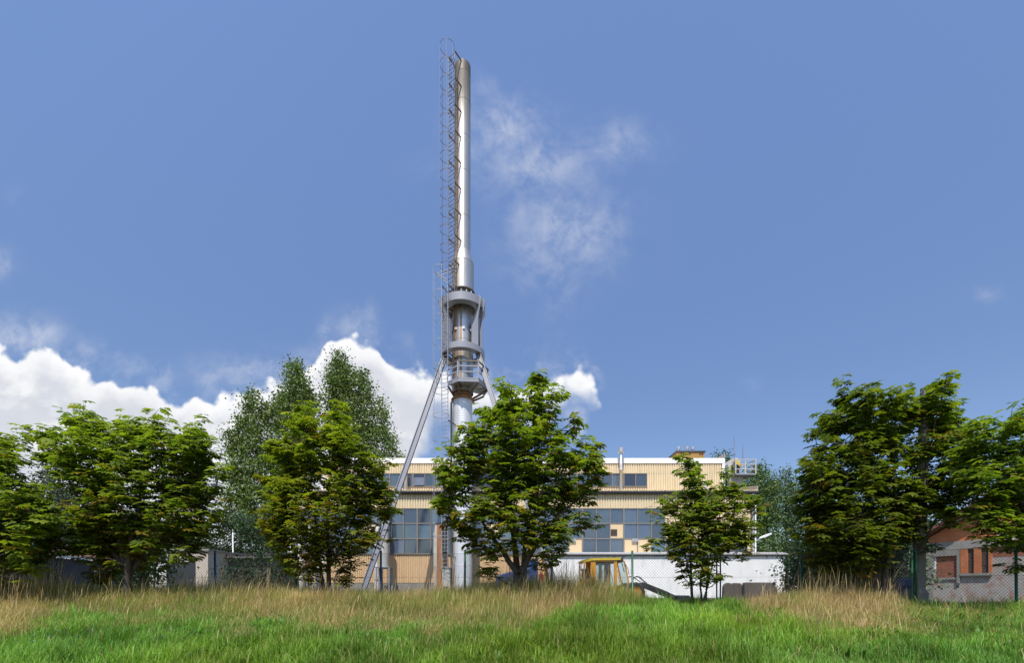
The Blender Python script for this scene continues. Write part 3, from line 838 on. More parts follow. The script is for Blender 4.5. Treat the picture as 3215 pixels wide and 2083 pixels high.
# ladders with hoop cages
def ladder(mid, A, z0, z1, half, name, rung_step=.3, cage_from=None, hoop_step=1.4, cage_r=.53, m=M_LADDER, rail=.06, contact_r=None, bracket_step=2.6, extra=0.0):
    u = Vector((math.cos(A), -math.sin(A), 0)); nrm = Vector((-math.sin(A), -math.cos(A), 0))
    mid = Vector((KX + mid[0], DK + mid[1], 0))
    mb = MB(); Z = Vector((0, 0, 1))
    for s in (-1, 1):
        mb.beam(mid + u * (s * half) + Z * z0, mid + u * (s * half) + Z * z1, rail, rail * .8)
    z = z0 + .2
    while z < z1 - .1:
        mb.tube([mid - u * half + Z * z, mid + u * half + Z * z], .018, 5, caps=False); z += rung_step
    rails = mb.build(name, m, K)
    mb = MB(); cz = cage_from
    def hoop_pt(t): # t -1..1 around the cage
        ang = t * R(152)
        cpt = mid + nrm * (cage_r * .88)
        return cpt + nrm * (cage_r * math.cos(ang)) + u * (cage_r * math.sin(ang))
    z = z1 + extra
    zs = []
    while z > cz: zs.append(z); z -= hoop_step
    for z in zs:
        path = [hoop_pt(-1 + 2 * i / 20) + Z * z for i in range(21)]
        path = [mid - u * half + Z * z] + path + [mid + u * half + Z * z]
        mb = MB()
        for a_, b_ in zip(path[:-1], path[1:]): mb.beam(a_, b_, .014, .042)
        mb.build('cage_hoop', m, rails)
    for t in (-.62, -.25, .25, .62):
        mb = MB(); mb.beam(hoop_pt(t) + Z * zs[-1], hoop_pt(t) + Z * zs[0], .035, .02); mb.build('cage_strap', m, rails)
    if contact_r:
        z = z1 - .05
        while z > z0 + .3:
            for s in (-1, 1):
                mb = MB()
                pnt = mid + u * (s * half) + Z * z
                cr = contact_r(z)
                rel = Vector((pnt.x - KX, pnt.y - DK, 0))
                # walk along -nrm until the pipe is met
                bq = rel.dot(nrm); disc = bq * bq - (rel.length_squared - cr * cr)
                if disc > 0:
                    t = bq - math.sqrt(disc)
                    mb.beam(pnt, pnt - nrm * t, .075, .075); mb.build('ladder_bracket', M_SOOT, rails)
            z -= bracket_step
    return rails
A1 = R(35)
def crad(z): return .875 if z < zc0 + .1 else .61
ladder((-.76, -1.05), A1, zsl - .7, kz(163.5, 1.1), .33, 'upper_ladder', .33, cage_from=zsl + .4, hoop_step=1.40, cage_r=.55, contact_r=crad, bracket_step=2.02)
ladder((-1.22, -1.42), R(25), 2.2, zr1t + .75, .28, 'lower_ladder', .30, cage_from=4.5, hoop_step=1.83, cage_r=.60, m=M_GREY_STEEL, contact_r=lambda z: .78 if z < zcol else .84, bracket_step=5.2, extra=.75)
# landing struts where one ladder hands over to the other
mb = MB()
pA = Vector((KX - 1.75, DK - 1.6, zr1t + 1.45)); pB = Vector((KX - .55, DK - 1.35, zr1t + 2.1))
for d_ in (0, .35):
    mb.beam(pA + Vector((0, d_, 0)), pB + Vector((0, d_, 0)), .06, .06); mb.beam(pA + Vector((0, d_, 0)), pA + Vector((.75, d_ - .1, -.55)), .06, .06)
mb.build('ladder_landing', M_GREY_STEEL, K)
# thin pipe that runs down beside the flue
mb = MB(); mb.tube([(KX - .90, DK - .05, zcol - .1), (KX - .90, DK - .05, .2)], .085, 10); mb.build('drain_pipe', M_DUCT, K)
mb = MB(); mb.tube([(KX + .93, DK - .1, 3.6), (KX + .93, DK - .1, .0)], .09, 10); mb.build('side_pipe', M_DUCT, K)

# ------------------------------------------------------------------ plant in front of the facade
def steel_support(mb, x0, x1, y0, y1, z0, z1):
    for x in (x0, x1):
        for y in (y0, y1): mb.box(x - .05, x + .05, y - .05, y + .05, z0, z1)
DS = 36.3
def separator(X0, X1, Yt, Yb, name, label, neck=None, cone=True):
    xm = pX((X0 + X1) / 2, DS); r = (X1 - X0) / 2 / F * DS; zt, zb = pZ(Yt, DS), pZ(Yb, DS)
    T = thing(name, (xm, DS, 0), label, 'separator')
    mb = MB(); prof = [(r * .55, zt + .05), (r, zt), (r, zt), (r, zt - (zt - zb) * .62), (r, zt - (zt - zb) * .62)]
    prof += [(r * .45, zb), (r * .40, zb - .2)] if cone else [(r, zb)]
    mb.lathe(xm, DS, prof, 28); mb.build('drum', M_DUCT, T)
    mb = MB(); mb.lathe(xm, DS, [(r * .5, zt + .04), (r * .5, zt + 1.1)], 20)
    mb.tube([(xm, DS, zt + 1.0), (xm, DS + .1, zt + 1.3), (xm, DS + .5, zt + 1.5), (xm, D1 + .03, zt + 1.5)], r * .5, 14); mb.build('outlet_duct', M_DUCT, T)
    mb = MB(); z = pZ(1782, DS); mb.box(xm - r * 1.5, xm + r * 1.5, DS - r * 1.3, DS + r * 1.3, z - .07, z)
    steel_support(mb, xm - r * 1.3, xm + r * 1.3, DS - r * 1.1, DS + r * 1.1, -.2, z - .072); mb.build('support_frame', M_GREY_STEEL, T)
    return T
separator(1191, 1221.5, 1678, 1788, 'dust_separator', 'grey dust separator drum right of the slanting chimney leg', cone=False)
separator(962, 984, 1690, 1756, 'dust_separator', 'pale dust separator with a conical base by the left corner of the hall')
for X0, X1, Yt, lab in ((936, 952, 1650, 'leftmost grey elbow duct beside the white corner of the hall'), (991, 1002, 1690, 'slim grey duct right of the conical separator'), (1010, 1020, 1700, 'slim grey duct nearest the trunk of the second tree from the left'), (1176, 1188, 1672, 'dark grey duct beside the drum right of the slanting leg')):
    xm = pX((X0 + X1) / 2, DS + .6); r = (X1 - X0) / 2 / F * (DS + .6); zt = pZ(Yt, DS)
    mb = MB(); mb.tube([(xm, DS + .6, -.1), (xm, DS + .6, zt), (xm, DS + .72, zt + .3), (xm, DS + 1.0, zt + .48), (xm, D1 + .04, zt + .5)], r, 16)
    for z in (zt - .1, 1.5): mb.lathe(xm, DS + .6, [(r, z), (r + .05, z), (r + .05, z + .06), (r, z + .06)], 16, smooth=False)
    o = mb.build('air_duct', M_DUCT, loc=(xm, DS + .6, 0)); tag(o, lab, 'duct', 'air ducts along the hall front')
T = thing('rusty_stanchion', (pX(1380, 36.3), 36.3, 0), 'rust brown steel column left of the chimney base', 'steel column')
mb = MB(); x0, x1 = pX(1373, 36.3), pX(1388, 36.3)
for y in (36.1, 36.46): mb.box(x0, x1, y - .015, y + .015, .1, pZ(1650, 36.3))
mb.box((x0 + x1) / 2 - .02, (x0 + x1) / 2 + .02, 36.117, 36.443, .1, pZ(1650, 36.3)); mb.build('column', M_RUSTY, T)
mb = MB(); mb.box(x0 - .25, x1 + .25, 35.9, 36.7, -.3, .1 - .003); mb.build('base_plate', M_CONCRETE, T)
mb = MB(); x0, x1 = pX(1361, 36.9), pX(1372, 36.9); mb.box(x0, x1, 36.9, 37.6, pZ(1780, 36.9), pZ(1650, 36.9))
mb.hexa([(x0 + .1, 37.0, pZ(1805, 36.9)), (x1 - .05, 37.0, pZ(1805, 36.9)), (x1 - .05, 37.5, pZ(1805, 36.9)), (x0 + .1, 37.5, pZ(1805, 36.9)), (x0, 36.9, pZ(1780, 36.9) - .004), (x1, 36.9, pZ(1780, 36.9) - .004), (x1, 37.6, pZ(1780, 36.9) - .004), (x0, 37.6, pZ(1780, 36.9) - .004)])
steel_support(mb, x0 + .1, x1 - .1, 37.0, 37.5, -.2, pZ(1805, 36.9))
tag(mb.build('hopper_bin', M_DUCT, loc=((x0 + x1) / 2, 37.2, 0)), 'narrow grey hopper bin behind the rusty column', 'hopper')
# control box at the ladder foot
mb = MB(); mb.box(pX(1390, 35), pX(1414, 35), 34.7, 35.3, .9, pZ(1785, 35)); mb.box(pX(1386, 35), pX(1418, 35), 34.6, 35.4, pZ(1785, 35) + .003, pZ(1785, 35) + .06)
steel_support(mb, pX(1391, 35), pX(1413, 35), 34.75, 35.25, -.2, .9)
tag(mb.build('switch_box', M_DUCT, loc=(pX(1402, 35), 35, 0)), 'grey sheet metal box on short legs below the ladder', 'box')
mb = MB(); x = pX(1717.5, 33.2); mb.box(x - .14, x + .14, 33.0, 33.3, -.2, pZ(1762, 33.2)); mb.box(x - .14, x + .30, 32.98, 33.32, pZ(1762, 33.2) + .003, pZ(1758, 33.2))
tag(mb.build('rusty_post', M_RUSTY, loc=(x, 33.15, 0)), 'short rusty brown post beside the right chimney leg', 'post')

# ------------------------------------------------------------------ white garage block
DG = 35.9
G = thing('white_garage', (pX(2095, DG), DG, 0), 'low white plastered garage block with a dark roof edge in front of the hall', 'building')
gx0, gx1 = pX(1722, DG), pX(2466, DG)
mb = MB(); mb.box(gx0, gx1, DG, 37.55, -.4, pZ(1748, DG)); mb.build('wall', M_WHITE_WALL, G)
mb = MB(); mb.box(gx0 - .1, gx1 + .12, DG - .10, 37.57, pZ(1748, DG) + .003, pZ(1743, DG)); mb.tube([(gx0 - .1, DG - .14, pZ(1745.5, DG)), (gx1 + .15, DG - .14, pZ(1745.5, DG))], .055, 8)
mb.build('gutter', M_GUTTER, G)
mb = MB(); mb.box(gx0 - .14, gx1 + .16, DG - .17, 37.58, pZ(1743, DG) + .003, pZ(1736, DG))
mb.build('roof_edge', mat('pale_roof_edge', (.58, .56, .56), .7, var=.2, scale=3), G)

# ------------------------------------------------------------------ yellow loader
DL = 24.0
def lz(Y, D=DL): return pZ(Y, D)
def lx(X, D=DL): return pX(X, D)
W = 1.7   # cab depth
LD = thing('wheel_loader', (lx(1960), DL + .85, 0), 'old orange and yellow wheel loader with a glazed cab in front of the white garage', 'loader')
def P2l(cx_, cy_): # crop coordinates (7x zoom from 1780,1720) to world x, z
    return lx(1780 + cx_ / 7), lz(1720 + cy_ / 7)
def poly(pts): return [P2l(*p) for p in pts]
mb = MB()
for y in (DL, DL + W - .1):
    mb.prism(poly([(525, 292), (630, 292), (640, 1000), (530, 1000)]), y, y + .1)
    mb.prism(poly([(1040, 296), (1100, 296), (1108, 1000), (1045, 1000)]), y, y + .1)
    mb.prism(poly([(632, 285), (1040, 285), (1040, 325), (632, 325)]), y + .005, y + .095)
    mb.prism(poly([(632, 862), (1040, 862), (1040, 1000), (632, 1000)]), y + .005, y + .095)
    mb.prism(poly([(370, 330), (395, 330), (395, 1000), (370, 1000)]), y, y + .08)
mb.prism(poly([(395, 700), (524, 700), (524, 1000), (395, 1000)]), DL + .02, DL + W - .02)
cabo = mb.build('cab_frame', M_LOADER, LD)
mb = MB()   # slanted dark pillars around the windscreen
for y in (DL + .02, DL + W - .09):
    mb.prism(poly([(1245, 300), (1275, 300), (1400, 850), (1370, 850)]), y, y + .07)
    mb.prism(poly([(1102, 510), (1114, 510), (1175, 780), (1160, 780)]), y + .003, y + .04)
mb.build('windscreen_pillar', M_LOADER, LD)
mb = MB(); mb.hexa([(*P2l(525, 292)[:1], DL - .06, P2l(0, 292)[1]), (P2l(1175, 0)[0], DL - .06, P2l(0, 280)[1]), (P2l(1175, 0)[0], DL + W + .06, P2l(0, 280)[1]), (P2l(525, 0)[0], DL + W + .06, P2l(0, 292)[1]),
                    (P2l(515, 0)[0], DL - .06, P2l(0, 243)[1]), (P2l(1185, 0)[0], DL - .06, P2l(0, 230)[1]), (P2l(1185, 0)[0], DL + W + .06, P2l(0, 230)[1]), (P2l(515, 0)[0], DL + W + .06, P2l(0, 243)[1])])
xa, xb = P2l(335, 0)[0], P2l(513, 0)[0]
mb.hexa([(P2l(368, 0)[0], DL + .12, P2l(0, 335)[1]), (P2l(523, 0)[0], DL - .05, P2l(0, 300)[1]), (P2l(523, 0)[0], DL + W + .05, P2l(0, 300)[1]), (P2l(368, 0)[0], DL + W - .12, P2l(0, 335)[1]),
         (xa, DL + .10, P2l(0, 288)[1]), (xb, DL - .05, P2l(0, 245)[1]), (xb, DL + W + .05, P2l(0, 245)[1]), (xa, DL + W - .10, P2l(0, 288)[1])])
mb.build('cab_roof', M_LOADER_Y, LD)
mb = MB(); mb.hexa([(P2l(1177, 0)[0], DL + .02, P2l(0, 300)[1]), (P2l(1262, 0)[0], DL + .15, P2l(0, 318)[1]), (P2l(1262, 0)[0], DL + W - .15, P2l(0, 318)[1]), (P2l(1177, 0)[0], DL + W - .02, P2l(0, 300)[1]),
         (P2l(1187, 0)[0], DL + .02, P2l(0, 231)[1]), (P2l(1250, 0)[0], DL + .15, P2l(0, 242)[1]), (P2l(1250, 0)[0], DL + W - .15, P2l(0, 242)[1]), (P2l(1187, 0)[0], DL + W - .02, P2l(0, 231)[1])])
mb.build('roof_visor', M_GUTTER, LD)
for y in (DL + .05, DL + W - .06):
    mb = MB(); mb.prism(poly([(632, 326), (1038, 326), (1038, 860), (632, 860)]), y, y + .008); mb.build('side_window', M_CABGLASS, LD)
mb = MB()
for y in (DL + .03, DL + W - .08):
    mb.prism(poly([(632, 326), (1038, 326), (1038, 362), (632, 362)]), y, y + .05)
    mb.prism(poly([(826, 364), (900, 364), (900, 860), (826, 860)]), y + .002, y + .045)
mb.build('door_bar', M_GUTTER, LD)
mb = MB(); z0, z1 = P2l(0, 850)[1], P2l(0, 320)[1]
mb.add([(P2l(1385, 0)[0], DL + .1, z0), (P2l(1385, 0)[0], DL + W - .1, z0), (P2l(1262, 0)[0], DL + W - .1, z1), (P2l(1262, 0)[0], DL + .1, z1)], [(0, 1, 2, 3)])
mb.prism(poly([(1112, 330), (1243, 330), (1368, 848), (1112, 848)]), DL + .05, DL + .058)
mb.build('windscreen', M_CABGLASS, LD)
mb = MB(); mb.prism(poly([(400, 460), (470, 460), (475, 720), (400, 720)]), DL + .55, DL + 1.15); mb.prism(poly([(476, 640), (640, 660), (640, 720), (476, 720)]), DL + .5, DL + 1.2)
mb.build('seat', M_BLUE_DARK, LD)
mb = MB(); mb.prism(poly([(968, 360), (1034, 360), (1034, 560), (1005, 520)]), DL + W - .2, DL + W - .15); mb.build('curtain', M_DUCT, LD)
x, z = P2l(1090, 225)
mb = MB(); mb.lathe(x, DL + .6, [(.08, z), (.08, z + .07), (.03, z + .10), (.0, z + .10)], 14); mb.build('beacon', M_BLACK, LD)
x, z = P2l(1268, 190)
mb = MB(); mb.box(x - .08, x + .08, DL + .1, DL + .2, z - .06, z + .06); mb.tube([(x - .06, DL + .15, z - .06), (x - .08, DL + .15, z - .16)], .015, 6); mb.build('work_light', M_BLACK, LD)
mb = MB()
mb.tube([(P2l(1262, 330)[0], DL + .04, P2l(0, 330)[1]), (P2l(1330, 480)[0], DL - .10, P2l(0, 480)[1]), (P2l(1360, 600)[0], DL - .05, P2l(0, 600)[1])], .016, 6)
mb.tube([(P2l(1215, 0)[0], DL + .09, P2l(0, 335)[1]), (P2l(1270, 0)[0], DL + .09, P2l(0, 545)[1])], .022, 6)
mb.build('wiper_arm', M_BLACK, LD)
mb = MB()
mb.prism(poly([(300, 960), (1020, 960), (1100, 880), (1400, 868), (1460, 900), (1640, 930), (1740, 960), (1740, 1230), (300, 1230)]), DL + .12, DL + W - .12)
mb.prism(poly([(1490, 880), (1530, 815), (1600, 810), (1640, 850), (1640, 980), (1490, 1040)]), DL + .0, DL + .11)
mb.prism(poly([(-430, 960), (299, 960), (299, 1230), (-430, 1230)]), DL + .15, DL + W - .15)
mb.build('body', M_LOADER, LD)
mb = MB()
for y in (DL + .25, DL + W - .45):
    mb.prism(poly([(1500, 780), (1560, 765), (1640, 790), (1700, 765), (1830, 810), (2240, 975), (2560, 1130), (2520, 1180), (1880, 905), (1660, 930), (1510, 870)]), y, y + .2)
mb.build('lift_arm', M_DARK, LD)
mb = MB(); mb.prism(poly([(2420, 1080), (2640, 1060), (2800, 1300), (2440, 1300)]), DL - .3, DL + W + .3); mb.build('bucket', M_DARK, LD)
mb = MB()
def hose(pts, y, r=.025):
    mb.tube([(P2l(*p)[0], y, P2l(*p)[1]) for p in pts], r, 6)
hose([(1380, 650), (1440, 640), (1530, 690), (1640, 770)], DL + .2); hose([(1490, 680), (1560, 635), (1640, 660), (1720, 740), (1790, 790)], DL + .25); hose([(1465, 860), (1475, 700), (1530, 650), (1600, 640), (1680, 700), (1760, 775)], DL + .35)
mb.build('hydraulic_hose', M_BLACK, LD)
for X in (1850, 1990):
    for y in (DL - .25, DL + W - .2):
        xw = lx(X); mb = MB(); prof = [(.47, -.2), (.51, -.22), (.55, -.15), (.55, .15), (.51, .22), (.47, .2)]
        vs = []; n = 28
        def wheel(prof, name, m_, par):
            mb = MB(); vs = []; fs = []
            for r_, t_ in prof:
                for k in range(n):
                    a = 2 * math.pi * k / n; vs.append((xw + r_ * math.cos(a), y + .22 + t_, .45 + r_ * math.sin(a)))
            for i in range(len(prof) - 1):
                for k in range(n): fs.append((i * n + k, i * n + (k + 1) % n, (i + 1) * n + (k + 1) % n, (i + 1) * n + k))
            mb.add(vs, fs, smooth=True); return mb.build(name, m_, par)
        ty = wheel([(.36, -.2)] + prof + [(.36, .2)], 'wheel', M_BLACK, LD)
        wheel([(.02, -.12), (.30, -.12), (.36, -.19), (.36, .19), (.30, .12), (.02, .12)], 'rim', M_LOADER, ty)

# ------------------------------------------------------------------ blue truck behind the middle tree
DB = 22.0
def tx(X): return pX(X, DB)
def tz(Y): return pZ(Y, DB)
T = thing('blue_truck', (tx(1640), DB + .9, 0), 'small blue truck parked behind the middle chestnut trunk', 'truck')
mb = MB(); mb.prism([(tx(X), tz(Y)) for X, Y in ((1556, 1850), (1556, 1816), (1566, 1808), (1600, 1796), (1634, 1798), (1652, 1772), (1670, 1757), (1689, 1753), (1689, 1865), (1556, 1865))], DB, DB + 1.8)
bo = mb.build('cab_body', M_BLUE, T)
mod = bo.modifiers.new('soft_edges', 'BEVEL'); mod.width = .05; mod.segments = 3
mb = MB(); mb.prism([(tx(X), tz(Y)) for X, Y in ((1643, 1797), (1657, 1774), (1671, 1763), (1683, 1761), (1683, 1797))], DB - .012, DB + .02)
mb.build('side_window', mat('tinted_blue_glass', (.03, .07, .22), .1, var=.1), T)
mb = MB(); mb.box(tx(1690), tx(1790), DB + .05, DB + 1.75, tz(1852), tz(1838)); mb.build('load_bed', M_BLUE, T)
mb = MB(); mb.tube([(tx(1645), DB - .1, tz(1791)), (tx(1662), DB - .12, tz(1786.5))], .035, 8); mb.build('door_mirror', M_ALU, T)
mb = MB(); mb.box(tx(1556) - .06, tx(1575), DB - .02, DB + 1.82, tz(1850), tz(1838)); mb.build('bumper', M_ALU, T)
for X in (1585, 1745):
    for y in (DB + .02, DB + 1.55):
        mb = MB(); n = 24; xw = tx(X); prof = [(.05, -.1), (.22, -.11), (.38, -.12), (.42, -.08), (.42, .08), (.38, .12), (.05, .1)]
        vs = []; fs = []
        for r_, t_ in prof:
            for k in range(n):
                a = 2 * math.pi * k / n; vs.append((xw + r_ * math.cos(a), y + .12 + t_, .42 + r_ * math.sin(a)))
        for i in range(len(prof) - 1):
            for k in range(n): fs.append((i * n + k, i * n + (k + 1) % n, (i + 1) * n + (k + 1) % n, (i + 1) * n + k))
        mb.add(vs, fs, smooth=True); mb.build('wheel', M_BLACK, T)
mb = MB(); x0, x1 = pX(1693, 28), pX(1705, 28); mb.box(x0, x1, 28, 28.35, 0, pZ(1803, 28)); mb.box(x0 - .03, x1 + .03, 27.97, 28.38, pZ(1803, 28) - .12, pZ(1803, 28) - .06); mb.tube([(x0 + .06, 28.17, pZ(1803, 28)), (x0 + .06, 28.17, pZ(1803, 28) + .07), (x1 - .06, 28.17, pZ(1803, 28) + .07), (x1 - .06, 28.17, pZ(1803, 28))], .02, 6)
tag(mb.build('red_canister', M_RED, loc=((x0 + x1) / 2, 28.17, 0)), 'red canister standing right of the blue truck', 'canister')

# concrete slabs in front of the white wall
DQ = 22.0
def slab(pts, y, lab):
    mb = MB(); mb.prism([(pX(X, y), pZ(Y, y)) for X, Y in pts], y, y + .25)
    o = mb.build('concrete_slab', M_DARK_CONC, loc=(pX(pts[0][0], y), y, 0)); tag(o, lab, 'slab', 'broken concrete slabs')
    m = o.modifiers.new('worn_edges', 'BEVEL'); m.width = .03; m.segments = 2
slab([(2272, 1890), (2274, 1845), (2278, 1836), (2288, 1831), (2296, 1834), (2302, 1842), (2306, 1890)], 22.0, 'round shouldered dark concrete slab, leftmost against the white garage')
slab([(2302, 1890), (2303, 1838), (2306, 1832), (2326, 1833), (2335, 1843), (2340, 1890)], 22.5, 'dark concrete slab with one sloping shoulder, middle of the three')
slab([(2338, 1890), (2338, 1834), (2341, 1830.5), (2420, 1830.5), (2432, 1838), (2441, 1850), (2443, 1890)], 22.2, 'long low dark concrete slab, rightmost of the three')

# ------------------------------------------------------------------ sheds on the left
SX = -24.0
T = thing('shed_row', (SX - 1.5, 24, 0), 'long low grey corrugated shed with a white eave and red brown roof', 'shed')
mb = MB()
y = 17.5
while y < 29.5:
    for (fy, dx) in ((0, 0), (.05, .03), (.09, .03), (.14, 0)):
        pass
    y += .15
vs = []; yy = 17.5
while yy < 29.5:
    for (fy, dx) in ((0, 0), (.04, -.03), (.09, -.03), (.13, 0)): vs.append((SX + dx, yy + fy))
    yy += .17
m_ = len(vs)
mb.add([(x, y_, -.2) for x, y_ in vs] + [(x, y_, 2.28) for x, y_ in vs], [(i, i + m_, i + 1 + m_, i + 1) for i in range(m_ - 1)])
mb.box(SX - 5, SX - .08, 17.5, 29.5, -.2, 2.27)
mb.build('wall', M_SHED, T)
for y_ in (20.6, 23.45, 26.3):
    mb = MB(); mb.box(SX - .02, SX + .025, y_ - .045, y_ + .045, -.1, 2.25); mb.build('door_gap', M_DARK, T)
mb = MB(); mb.hexa([(SX + .28, 17.3, 2.36), (SX + .28, 29.7, 2.36), (SX - 5.2, 29.7, 3.25), (SX - 5.2, 17.3, 3.25), (SX + .28, 17.3, 2.42), (SX + .28, 29.7, 2.42), (SX - 5.2, 29.7, 3.32), (SX - 5.2, 17.3, 3.32)])
rf = mb.build('roof', M_ROOF_RED, T)
mb = MB(); mb.box(SX + .285, SX + .33, 17.3, 29.7, 2.29, 2.43); mb.build('eave_board', M_TRIM_WHITE, rf)
mb = MB(); mb.box(SX - 5.3, SX - 5.2 - .003, 17.3, 29.7, 3.2, 3.42); mb.build('ridge_trim', M_TEAL, rf)
DGR = 28.0
T = thing('beige_garage', (pX(590, DGR), DGR, 0), 'small flat roofed beige garage with a dark double door', 'garage')
mb = MB(); x0, x1 = pX(524, DGR), pX(653, DGR); zt = pZ(1731, DGR); mb.box(x0, x1, DGR, 33, -.2, zt); mb.build('wall', M_BEIGE, T)
mb = MB(); mb.box(x0 - .12, x1 + .12, DGR - .12, 33.1, zt + .003, zt + .10); mb.build('roof', M_CONCRETE, T)
for X0, X1 in ((524, 541), (542, 614)):
    mb = MB(); mb.box(pX(X0, DGR), pX(X1, DGR), DGR - .035, DGR - .004, -.1, pZ(1766, DGR)); d_ = mb.build('door', M_DOOR, T)
    if X0 == 542:
        mb = MB(); mb.box(pX(604, DGR) - .04, pX(604, DGR) + .04, DGR - .08, DGR - .037, 1.15, 1.23); mb.build('handle', M_ALU, d_)
T = thing('tiled_shed', (pX(740, 30.5), 30.5, 0), 'low grey outbuilding with an old tiled roof right of the beige garage', 'shed')
mb = MB(); x0, x1 = pX(655, 30), pX(850, 30); mb.box(x0, x1, 30, 34, -.2, pZ(1752, 30)); mb.build('wall', M_DARK_CONC, T)
mb = MB(); z0 = pZ(1752, 30) + .01
nt = 46
for i in range(nt):
    xa = x0 - .2 + (x1 - x0 + .4) * i / nt; w_ = (x1 - x0 + .4) / nt
    j = random.uniform(-.02, .02)
    mb.hexa([(xa, 29.6, z0 - .06 + j), (xa + w_ * .96, 29.6, z0 - .06 + j), (xa + w_ * .96, 34, z0 + .55), (xa, 34, z0 + .55), (xa, 29.6, z0 + j), (xa + w_ * .96, 29.6, z0 + j + .03), (xa + w_ * .96, 34, z0 + .64), (xa, 34, z0 + .61)])
mb.build('roof', M_ROOF_TILE, T)
mb = MB(); mb.tube([(pX(732.5, 46), 46, 0), (pX(731, 46), 46, pZ(1665, 46))], [.07, .055], 8)
tag(mb.build('white_mast', M_GLASSPOLE, loc=(pX(732, 46), 46, 0)), 'slim white mast rising before the dark pine', 'mast')
# low concrete kerb under the fence line
mb = MB(); mb.box(pX(655, 14.6), pX(905, 14.6), 14.5, 14.75, -.2, pZ(1848, 14.6)); tag(mb.build('fence_kerb', M_CONCRETE, loc=(pX(780, 14.6), 14.6, 0)), 'pale concrete kerb strip behind the fence left of the hall corner', 'kerb')

# ------------------------------------------------------------------ unfinished brick house on the right
HXo, HYo = 20.55, 22.0
HD = Vector((.406, -.914, 0)); HN = Vector((.914, .406, 0))       # along the wall, into the wall
def hq(s, dep, z): v = Vector((HXo, HYo, 0)) + HD * s + HN * dep; return (v.x, v.y, z)
def hs(X): u = (X - CX) / F; return (HYo * u - HXo) / (.406 + .914 * u)
def hz(Y, X): return pZ(Y, HYo - .914 * hs(X))
def hbox(mb, s0, s1, d0, d1, z0, z1):
    mb.hexa([hq(s0, d0, z0), hq(s1, d0, z0), hq(s1, d1, z0), hq(s0, d1, z0), hq(s0, d0, z1), hq(s1, d0, z1), hq(s1, d1, z1), hq(s0, d1, z1)])
M_HBRICK = brick_mat('hollow_brick', (.46, .145, .055), (.54, .19, .075), (.30, .17, .11), .40, .24, HD)
M_SBRICK = brick_mat('small_brick', (.33, .10, .055), (.25, .08, .045), (.17, .12, .09), .25, .085, HD)
H = thing('brick_house', hq(3.3, 0, 0), 'unfinished brick house with grey concrete bands and bricked up openings at right edge', 'house')
LEN = 7.2; zband0, zband1 = 2.50, 2.88
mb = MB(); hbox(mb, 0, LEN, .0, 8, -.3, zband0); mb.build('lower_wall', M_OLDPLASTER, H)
mb = MB(); hbox(mb, -.02, LEN, -.10, 8, zband0 + .003, zband1); hbox(mb, -.02, hs(2933), -.105, .3, -.3, zband0); hbox(mb, hs(2933) + .002, hs(3007) - .002, -.104, .3, hz(1748, 2970), zband0)
hbox(mb, hs(3007), hs(3016), -.103, .3, .9, zband0 - .005); hbox(mb, hs(2933) + .004, hs(3007) - .004, -.06, .2, 1.08, 1.18); hbox(mb, hs(3016) + .003, hs(3116), -.12, .2, hz(1802, 3060) - .12, hz(1802, 3060))
mb.build('concrete_band', M_CONCRETE, H)
zr = 3.15
mid_s = 3.55; zrid = zr + .62 * (mid_s + .2)
mb = MB(); pts = [(0, zband1 + .003), (LEN, zband1 + .003), (LEN, zr), (mid_s, zrid - .08), (0, zr)]
n = len(pts); mb.add([hq(s, .0, z) for s, z in pts] + [hq(s, .3, z) for s, z in pts], [tuple(range(n)), tuple(range(2 * n - 1, n - 1, -1))] + [(i, i + n, (i + 1) % n + n, (i + 1) % n) for i in range(n)])
mb.build('gable', M_HBRICK, H)
mb = MB(); hbox(mb, hs(2940), hs(3004), -.006, .1, 1.185, hz(1748, 2970) - .004); mb.build('bricked_window', M_SBRICK, H)
mb = MB(); hbox(mb, hs(2934) + .002, hs(2940) - .003, -.02, .05, 1.6, 2.2); mb.build('window_reveal', M_TRIM_WHITE, H)
for X0, X1 in ((3041, 3060), (3083, 3106)):
    mb = MB(); z0 = hz(1802, 3060) + .003; z1 = zband0 - .02; k = 0
    while z0 < z1 - .02:
        h_ = random.uniform(.12, .2); hbox(mb, hs(X0), hs(X1), -.012 + random.uniform(-.01, .008), .06, z0, min(z1, z0 + h_ - .012)); z0 += h_
    mb.build('boarded_window', M_WOOD, H)
for X0, X1 in ((3018, 3040.5), (3060.5, 3082.5), (3106.5, 3116)):
    mb = MB(); hbox(mb, hs(X0), hs(X1), -.095, .06, hz(1802, 3060) + .003, zband0 + .002 - .01); mb.build('brick_pier', M_HBRICK, H)
mb = MB(); hbox(mb, hs(3118), LEN, -.008, .05, 2.05, zband0 - .003); mb.build('brick_course', M_SBRICK, H)
mb = MB(); hbox(mb, hs(3135), LEN, -.125, .05, zband0 + .12, zband1 + .20); mb.build('pale_lintel', M_BEIGE, H)
mb = MB()
def slope(s0, z0, s1, z1, th):
    mb.hexa([hq(s0, -.55, z0), hq(s1, -.55, z1), hq(s1, 8.4, z1), hq(s0, 8.4, z0), hq(s0, -.55, z0 + th), hq(s1, -.55, z1 + th), hq(s1, 8.4, z1 + th), hq(s0, 8.4, z0 + th)])
slope(-.55, zr - .25, mid_s, zrid, .14); slope(mid_s, zrid, LEN + .55, zr - .25, .14)
rf = mb.build('roof', M_ROOF_RED, H)
mb = MB()
for t in (.35, .62): mb.beam(hq(mid_s * t - .2, -.45, zband1 + .1 + (zrid - zr) * t * .8), hq(mid_s * t + .25, -.45, zr - .25 + (zrid - zr + .25) * t + .1), .08, .10)
mb.beam(hq(-.5, -.5, zr - .33), hq(-.5, 8.3, zr - .33), .12, .12); mb.build('rafter', M_WOOD, rf)
